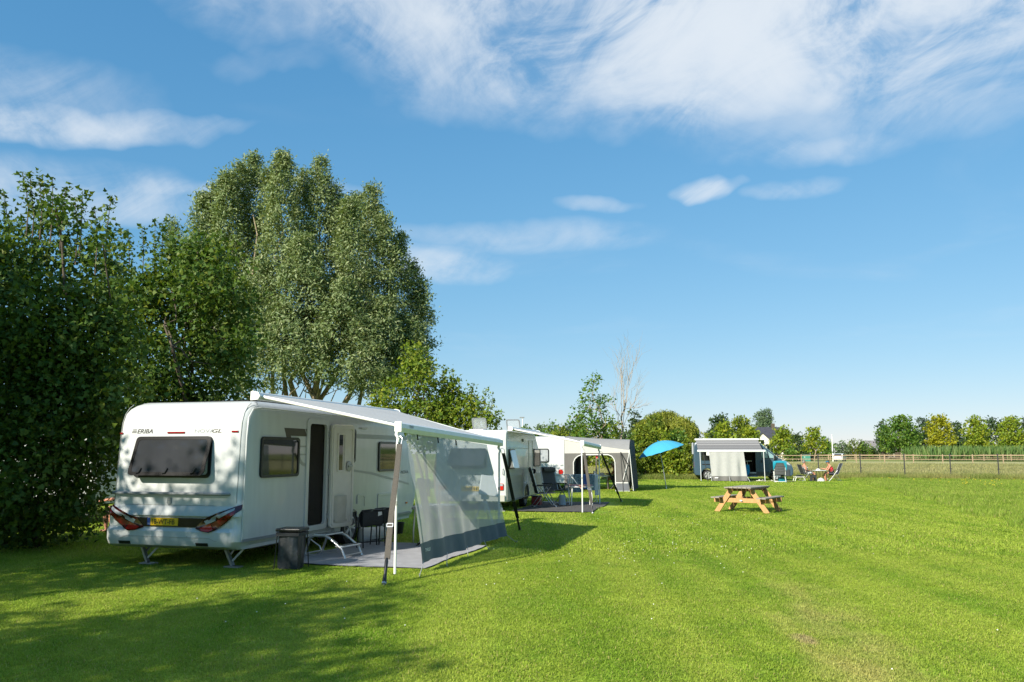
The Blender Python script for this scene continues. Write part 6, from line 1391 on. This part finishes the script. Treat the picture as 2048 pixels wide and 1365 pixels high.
g = MB(); g.grid(lambda u, v: vp(u, v * .84), 50, 12); g.build('panel_fabric', material('panel_cloth', (.40, .405, .385), .8, var=.05, trans=.15), vs_, smooth=60)
g = MB(); g.grid(lambda u, v: vp(u, .84 + .16 * v), 50, 3); hm2 = g.build('hem', M_tentgrey, vs_, smooth=60); g = MB(); p_ = vp(.13, .9); g.box((p_[0], p_[1] - .05, p_[2]), (.22, .004, .06)); g.build('maker_tab', M_whiteplastic, hm2)
for u, dx in ((.0, -.06), (.5, 0.), (1., .12)):
    p_ = vp(u, .86); g = MB(); g.tube([p_, (p_[0] + dx, p_[1] - .55, .0)], .02, 5); g.build('guy_strap', M_cord, vs_)
# chairs and things by the van
ch_ = camp_chair('grey mesh chair with white side rails and teal towel seen from behind', (16.5, 51.2), R(80), M_greyfabric, M_whiteplastic, head=False, lean=.16, hb=.74)
tw = thing('teal_towel', 'teal towel draped over the back of the grey mesh chair', 'towel', (16.5, 51.2, .02), R(80), 'teal towels on the chairs by the van'); tw.scale = (1.08, 1.08, 1.05)
def drape(u, v):
    w = .36; s_ = (u - .5) * 2; y = s_ * w * (1 + .05 * math.sin(5 * v)); top = 1.22; edge = abs(s_); dz = .13 + .42 * max(0, edge - .55) / .45; z = top - dz * abs(2 * v - 1); return (-.40 + (.05 if v > .5 else -.05) * min(1, abs(2 * v - 1) * 2) - (top - z) * -.15 * 0 + (top - z) * .21, y, z + .03 * (1 - edge ** 2))
g = MB(); g.grid(drape, 26, 12); g.build('cloth', M_teal, tw, smooth=60)
camp_chair('chair with a blue towel half hidden behind the van windbreak panel', (15.02, 53.9), R(100), M_greyfabric, M_black, head=False, lean=.1, hb=.55)
tw2 = thing('teal_towel', 'blue towel over the chair at the edge of the van windbreak panel', 'towel', (15.02, 53.9, 0), R(100), 'teal towels on the chairs by the van'); g = MB(); g.grid(lambda u, v: (-.36 + (.06 if v > .5 else -.06) * min(1, abs(2 * v - 1) * 2) + .0, (u - .5) * .52, 1.06 - .75 * abs(2 * v - 1) * (.7 + .3 * math.sin(3 * u))), 14, 12); g.build('cloth', material('blue_towel_cloth', (.01, .22, .46), .9), tw2, smooth=60)
g = MB(); g.grid(lambda u, v: (14.9 + 3.0 * u, 52.2 + 1.9 * v, .03), 6, 6); g.grid(lambda u, v: (14.9 + 3.0 * u, 52.2 + 1.9 * v, .024), 6, 6); tag(g.build('ground_mat', material('olive_mat', (.26, .28, .10), .95, bump=.4, bscale=120)), 'olive ground mat in front of the camper van door', 'mat', 'ground mats under the awnings')
for i, (x, y) in enumerate(((15.9, 53.6), (16.15, 53.65), (16.8, 53.7))):
    t = thing('sandal', ('pale sandal lying leftmost on the olive mat', 'pale sandal lying second on the olive mat', 'pale sandal lying right by the van pole')[i], 'sandal', (x, y, .031), R(40 * i), 'sandals on the olive mat'); g = MB(); g.plate(lambda u, v, d: (u, v, d), [(-.13, -.04), (-.1, -.05), (.1, -.05), (.14, 0), (.1, .05), (-.1, .05), (-.13, .04)], 0, .025); g.build('sole', M_cream, t); g = MB(); g.grid(lambda u, v: (.02 + .07 * v, -.05 + .1 * u, .025 + .05 * math.sin(math.pi * u)), 8, 2); g.build('strap', M_whitecloth, t, smooth=60)
cb = thing('cool_box', 'teal cool box under the chair with the teal towel', 'cool box', (16.75, 51.45, 0)); g = MB(); g.box((0, 0, .14), (.46, .28, .28)); g.build('box_body', material('coolbox_teal', (.01, .18, .26), .5), cb, bevel=.02); g = MB(); g.box((0, 0, .30), (.48, .30, .04)); g.build('lid', M_black, cb, bevel=.01)

# ------------------------------------------------------------------ fences
wf = thing('wire_fence', 'dark wire mesh fence with black posts along the edge of the hay meadow', 'fence', (0, 0, 0))
xs_ = [22.2 - 2.525 * 2 + 2.525 * k for k in range(11)]
g = MB(); g.box((0, 0, .88), (.07, .07, 1.76)); g.box((0, 0, 1.70), (.20, .03, .03)); g.box((0, 0, .75), (.20, .03, .03)); p0 = g.build('post', M_fencepost, wf, bevel=.004); p0.location = (xs_[0], FENCE(xs_[0]), 0); p0.rotation_euler = (0, 0, -.46)
for x in xs_[1:]: c_ = p0.copy(); COL.objects.link(c_); c_.location = (x, FENCE(x), 0)
g = MB(); a_, b_ = xs_[0], xs_[-1]
for z in np.arange(.1, 1.75, .10): g.bar((a_, FENCE(a_) + .05, z), (b_, FENCE(b_) + .05, z), .004, .004)
n_ = int(math.hypot(b_ - a_, FENCE(b_) - FENCE(a_)) / .1)
for k in range(n_): x = a_ + (b_ - a_) * k / n_; g.bar((x, FENCE(x) + .045, .1), (x, FENCE(x) + .045, 1.7), .003, .003)
tag(g.build('wire_mesh', M_fencepost, wf), kind='stuff')

def rail_fence(label, p, q, n, h=1.32, z=.36, pw=.13, skip=()):
    t = thing('rail_fence', label, 'fence', (p[0], p[1], 0), 0, 'timber post and rail fences'); p, q = Vector(p), Vector(q); d = (q - p) / (n - 1); ang = math.atan2(d.y, d.x); L_ = d.length
    g = MB(); g.box((0, 0, h / 2), (pw, pw, h)); p0 = g.build('post', M_fencewood, t, bevel=.01); p0.location = (0, 0, z); p0.rotation_euler = (0, 0, ang)
    g = MB(); g.box((L_ / 2, -.06, 0), (L_ - .02, .04, .085)); r0 = g.build('rail', M_fencewood, t)
    for i in range(n):
        if i: c_ = p0.copy(); COL.objects.link(c_); c_.location = (d.x * i, d.y * i, z)
        if i < n - 1:
            for k, zz in enumerate((1.12, .56)):
                c_ = r0 if (i == 0 and k == 0) else r0.copy()
                if c_ is not r0: COL.objects.link(c_)
                c_.location = (d.x * i, d.y * i, z + zz); c_.rotation_euler = (0, 0, ang)
rail_fence('nearer timber post and rail fence across the pasture', (38.0, 133.), (84.0, 118.5), 13)
rail_fence('farther timber post and rail fence along the lane', (34.0, 178.), (126., 148.), 22, z=.40)

# ------------------------------------------------------------------ house, barn, car, masts in the distance
hs = thing('house', 'far house with dark slate roof and white gable between the trees', 'house', (56.8, 182, .38), R(-6))
g = MB(); g.box((0, 3, 2.1), (11, 7, 4.2)); g.build('wall', M_brickpale, hs)
g = MB(); g.add([(-5.9, -.9, 4.1), (5.9, -.9, 4.1), (5.9, 6.9, 4.1), (-5.9, 6.9, 4.1), (-3.2, 3, 7.3), (3.6, 3, 7.3), (-5.9, -.9, 3.9), (5.9, -.9, 3.9), (5.9, 6.9, 3.9), (-5.9, 6.9, 3.9)], [(0, 1, 5, 4), (1, 2, 5), (2, 3, 4, 5), (3, 0, 4), (0, 6, 7, 1), (1, 7, 8, 2), (2, 8, 9, 3), (3, 9, 6, 0), (6, 9, 8, 7)]); rf = g.build('roof', M_roofdark, hs)
g = MB(); g.box((1.5, 3, 7.5), (.7, .7, 1.2)); g.build('chimney', M_bark, rf)
g = MB(); g.add([(-3.4, -1.4, 0), (-.2, -1.4, 0), (-.2, -1.4, 4.6), (-1.8, -1.4, 5.9), (-3.4, -1.4, 4.6), (-3.4, .3, 0), (-.2, .3, 0), (-.2, .3, 4.6), (-1.8, .3, 5.9), (-3.4, .3, 4.6)], [(0, 1, 2, 3, 4), (0, 4, 9, 5), (1, 6, 7, 2)]); gb = g.build('gable', M_brickpale, hs)
g = MB(); g.add([(-3.8, -1.7, 4.3), (-1.8, -1.7, 6.1), (.2, -1.7, 4.3), (-3.8, 2.8, 4.3), (-1.8, 2.8, 6.1), (.2, 2.8, 4.3), (-1.8, -1.7, 5.85), (-3.6, -1.7, 4.2), (0, -1.7, 4.2)], [(0, 1, 4, 3), (1, 2, 5, 4), (0, 7, 6, 1), (1, 6, 8, 2)]); g.build('gable_roof', M_roofdark, gb)
for x, z in ((-1.8, 3.9), (-2.5, 1.5), (-1.1, 1.5)): g = MB(); g.box((x, -1.42, z), (.9, .06, 1.1)); w_ = g.build('window', M_whiteplastic, gb); g = MB(); g.box((x, -1.455, z), (.76, .03, .96)); g.build('pane', M_glass, w_)
for x in (1.5, 3.6): g = MB(); g.box((x, -.52, 1.6), (1.2, .06, 1.3)); w_ = g.build('window', M_whiteplastic, hs); g = MB(); g.box((x, -.555, 1.6), (1.04, .03, 1.14)); g.build('pane', M_glass, w_)
pe = thing('garden_awning', 'white striped lean-to roof right below the far house gable', 'shelter', (54.8, 166, .38))
for k in range(5): g = MB(); g.add([(-2 + .8 * k + .05, 0, 2.1), (-2 + .8 * k + .75, 0, 2.1), (-2 + .8 * k + .75, 2.2, 3.2), (-2 + .8 * k + .05, 2.2, 3.2)], [(0, 1, 2, 3)]); g.build('roof_sheet', M_whitecloth, pe)
for x in (-2, 2): g = MB(); g.tube([(x, 0, 0), (x, 0, 2.1)], .06, 6); g.build('post', M_whiteplastic, pe)
bn = thing('barn', 'low barn with grey corrugated roof partly hidden by bushes', 'barn', (107, 238, .4)); g = MB(); g.box((3, 4, 1.4), (14, 8, 2.8)); g.build('wall', M_bark, bn)
g = MB(); g.add([(-4.6, -.6, 2.4), (10.6, -.6, 2.4), (10.6, 4, 5.2), (-4.6, 4, 5.2), (-4.6, 8.6, 2.4), (10.6, 8.6, 2.4), (-4.6, -.6, 2.3), (10.6, -.6, 2.3)], [(0, 1, 2, 3), (3, 2, 5, 4), (0, 6, 7, 1)]); g.build('roof', M_barnroof, bn)
g = MB(); g.box((2, -.05, 1.1), (2.4, .1, 2.2)); g.build('door', M_woodgrey, bn)
cr = thing('car', 'white car parked on the far lane by the rounded bushes', 'car', (59.6, 150.5, .30), R(60))
profc = [(-2.1, .35), (-2.15, .8), (-2.0, 1.0), (-1.75, 1.42), (-1.4, 1.5), (.1, 1.5), (.45, 1.4), (1.05, 1.0), (1.85, .88), (2.1, .7), (2.12, .35), (1.75, .3), (1.65, .55), (1.35, .65), (1.05, .55), (.95, .3), (-.95, .3), (-1.05, .55), (-1.35, .65), (-1.65, .55), (-1.75, .3)]
extruded_body(profc, -.85, .85, .1, PV).build('body_shell', M_white, cr, smooth=35)
for s_ in (-1, 1):
    for pts in ([(-1.7, 1.0), (-1.5, 1.38), (-.65, 1.42), (-.65, 1.0)], [(-.58, 1.0), (-.58, 1.42), (.1, 1.42), (.75, 1.0)]): g = MB(); g.plate(lambda u, v, d: (u, s_ * (.85 + d), v), pts, -.02, .006); g.build('side_window', M_glass, cr)
    for x in (-1.35, 1.35):
        w_ = wheel(cr, (x, s_ * .84, .31), .31, .18, 1); w_.rotation_euler = (0, 0, s_ * math.pi / 2)
    g = MB(); g.box((-2.1, s_ * .66, .88), (.08, .2, .16)); g.build('tail_lamp', M_red, cr)
g = MB(); g.plate(lambda u, v, d: (-2.0 + .235 * v - d, u, 1.02 + .4 * v), [(-.66, .05), (.66, .05), (.6, .95), (-.6, .95)], 0, .02); g.build('rear_window', M_glass, cr); g = MB(); g.plate(lambda u, v, d: (1.02 - .5 * v + d, u, 1.03 + .36 * v + .02), [(-.7, .05), (.7, .05), (.62, .95), (-.62, .95)], 0, .02); g.build('windscreen', M_glass, cr)
lp = thing('lamp_post', 'tall thin lamp mast rising behind the second caravan', 'lamp post', (1.95, 152, 0)); g = MB(); g.tube([(0, 0, 0), (0, 0, 8.3)], [.13, .08], 8); g.build('mast', M_alupaint, lp, smooth=60); g = MB(); g.box((-.1, 0, 8.4), (.9, .4, .22)); g.build('lamp_head', M_railgrey, lp, bevel=.05)
fp = thing('flag_pole', 'slim white pole beside the far white car', 'pole', (58.0, 149.5, .36)); g = MB(); g.tube([(0, 0, 0), (0, 0, 4.7)], [.11, .07], 8); g.build('mast', M_whiteplastic, fp, smooth=60); g = MB(); g.lathe([(.09, 4.7), (.12, 4.78), (.06, 4.86), (.001, 4.88)], 10); g.build('pole_top', M_whiteplastic, fp)
ub = thing('utility_cabinet', 'teal green cabinet at the far fence below the pale round tree', 'cabinet', (53.0, 149, .36)); g = MB(); g.box((0, 0, .6), (1.3, .7, 1.2)); g.build('cabinet_body', material('cabinet_green', (.06, .26, .19), .5), ub, bevel=.03); g = MB(); g.box((0, 0, 1.23), (1.4, .8, .07)); g.build('lid', M_railgrey, ub); g = MB(); g.box((-.4, -.36, .8), (.12, .02, .16)); g.build('notice', M_whiteplastic, ub)
sg = thing('road_sign', 'small bright green sign panel beside the far house', 'sign', (50.3, 150, .36)); g = MB(); g.box((0, 0, 2.2), (.7, .04, .5)); g.build('sign_panel', material('sign_green', (.01, .42, .16), .5), sg); g = MB(); g.tube([(0, .05, 0), (0, .05, 2.4)], .04, 6); g.build('sign_post', M_railgrey, sg)

# a further caravan glimpsed through the maples, and somebody beside it
c4 = thing('caravan', 'white caravan glimpsed through the dark maples behind the nearest one', 'caravan', (-10.3, 20.6, 0), R(4), 'caravans on the pitches')
prof4 = [(-5.4, .48), (-5.5, 1.4), (-5.2, 2.2), (-4.9, 2.45), (-.2, 2.5), (-.04, 2.4), (0, 2.2), (0, .5), (-.1, .45)]
extruded_body(prof4, 0, 2.2, .06, PV).build('body_shell', M_white, c4, smooth=30)
g = MB(); g.plate(lambda u, v, d: (u, -d, v), [(-5.2, .46), (-.02, .46), (-.02, .66), (-5.2, .66)], 0, .012); g.build('side_skirt', M_railgrey, c4)
window(c4, lambda u, v, d: (u, -d, v), -1.6, -.6, 1.3, 1.95, .06); window(c4, lambda u, v, d: (u, -d, v), -4.2, -3.1, 1.3, 1.95, .06)
w_ = wheel(c4, (-2.7, .02, .31), .31, .18, 1); w_.rotation_euler = (0, 0, -math.pi / 2); w_ = wheel(c4, (-2.7, 2.18, .31), .31, .18, 1); w_.rotation_euler = (0, 0, math.pi / 2)
g = MB(); g.bar((-.3, .2, .5), (-.25, .2, .02), .05, .05); g.build('corner_steady', M_steel, c4)
seated_person('person with one bare arm showing past the left edge of the nearest caravan', (-8.72, 19.0), R(178), M_skin, M_hairbrown, M_whitecloth, M_darkcloth, lean=.05, reach=.56, hand_z=.70)
camp_chair('dark camping chair behind the left edge of the nearest caravan', (-8.72, 19.0), R(178), M_darkfabric, M_alu, head=False, hb=.45)
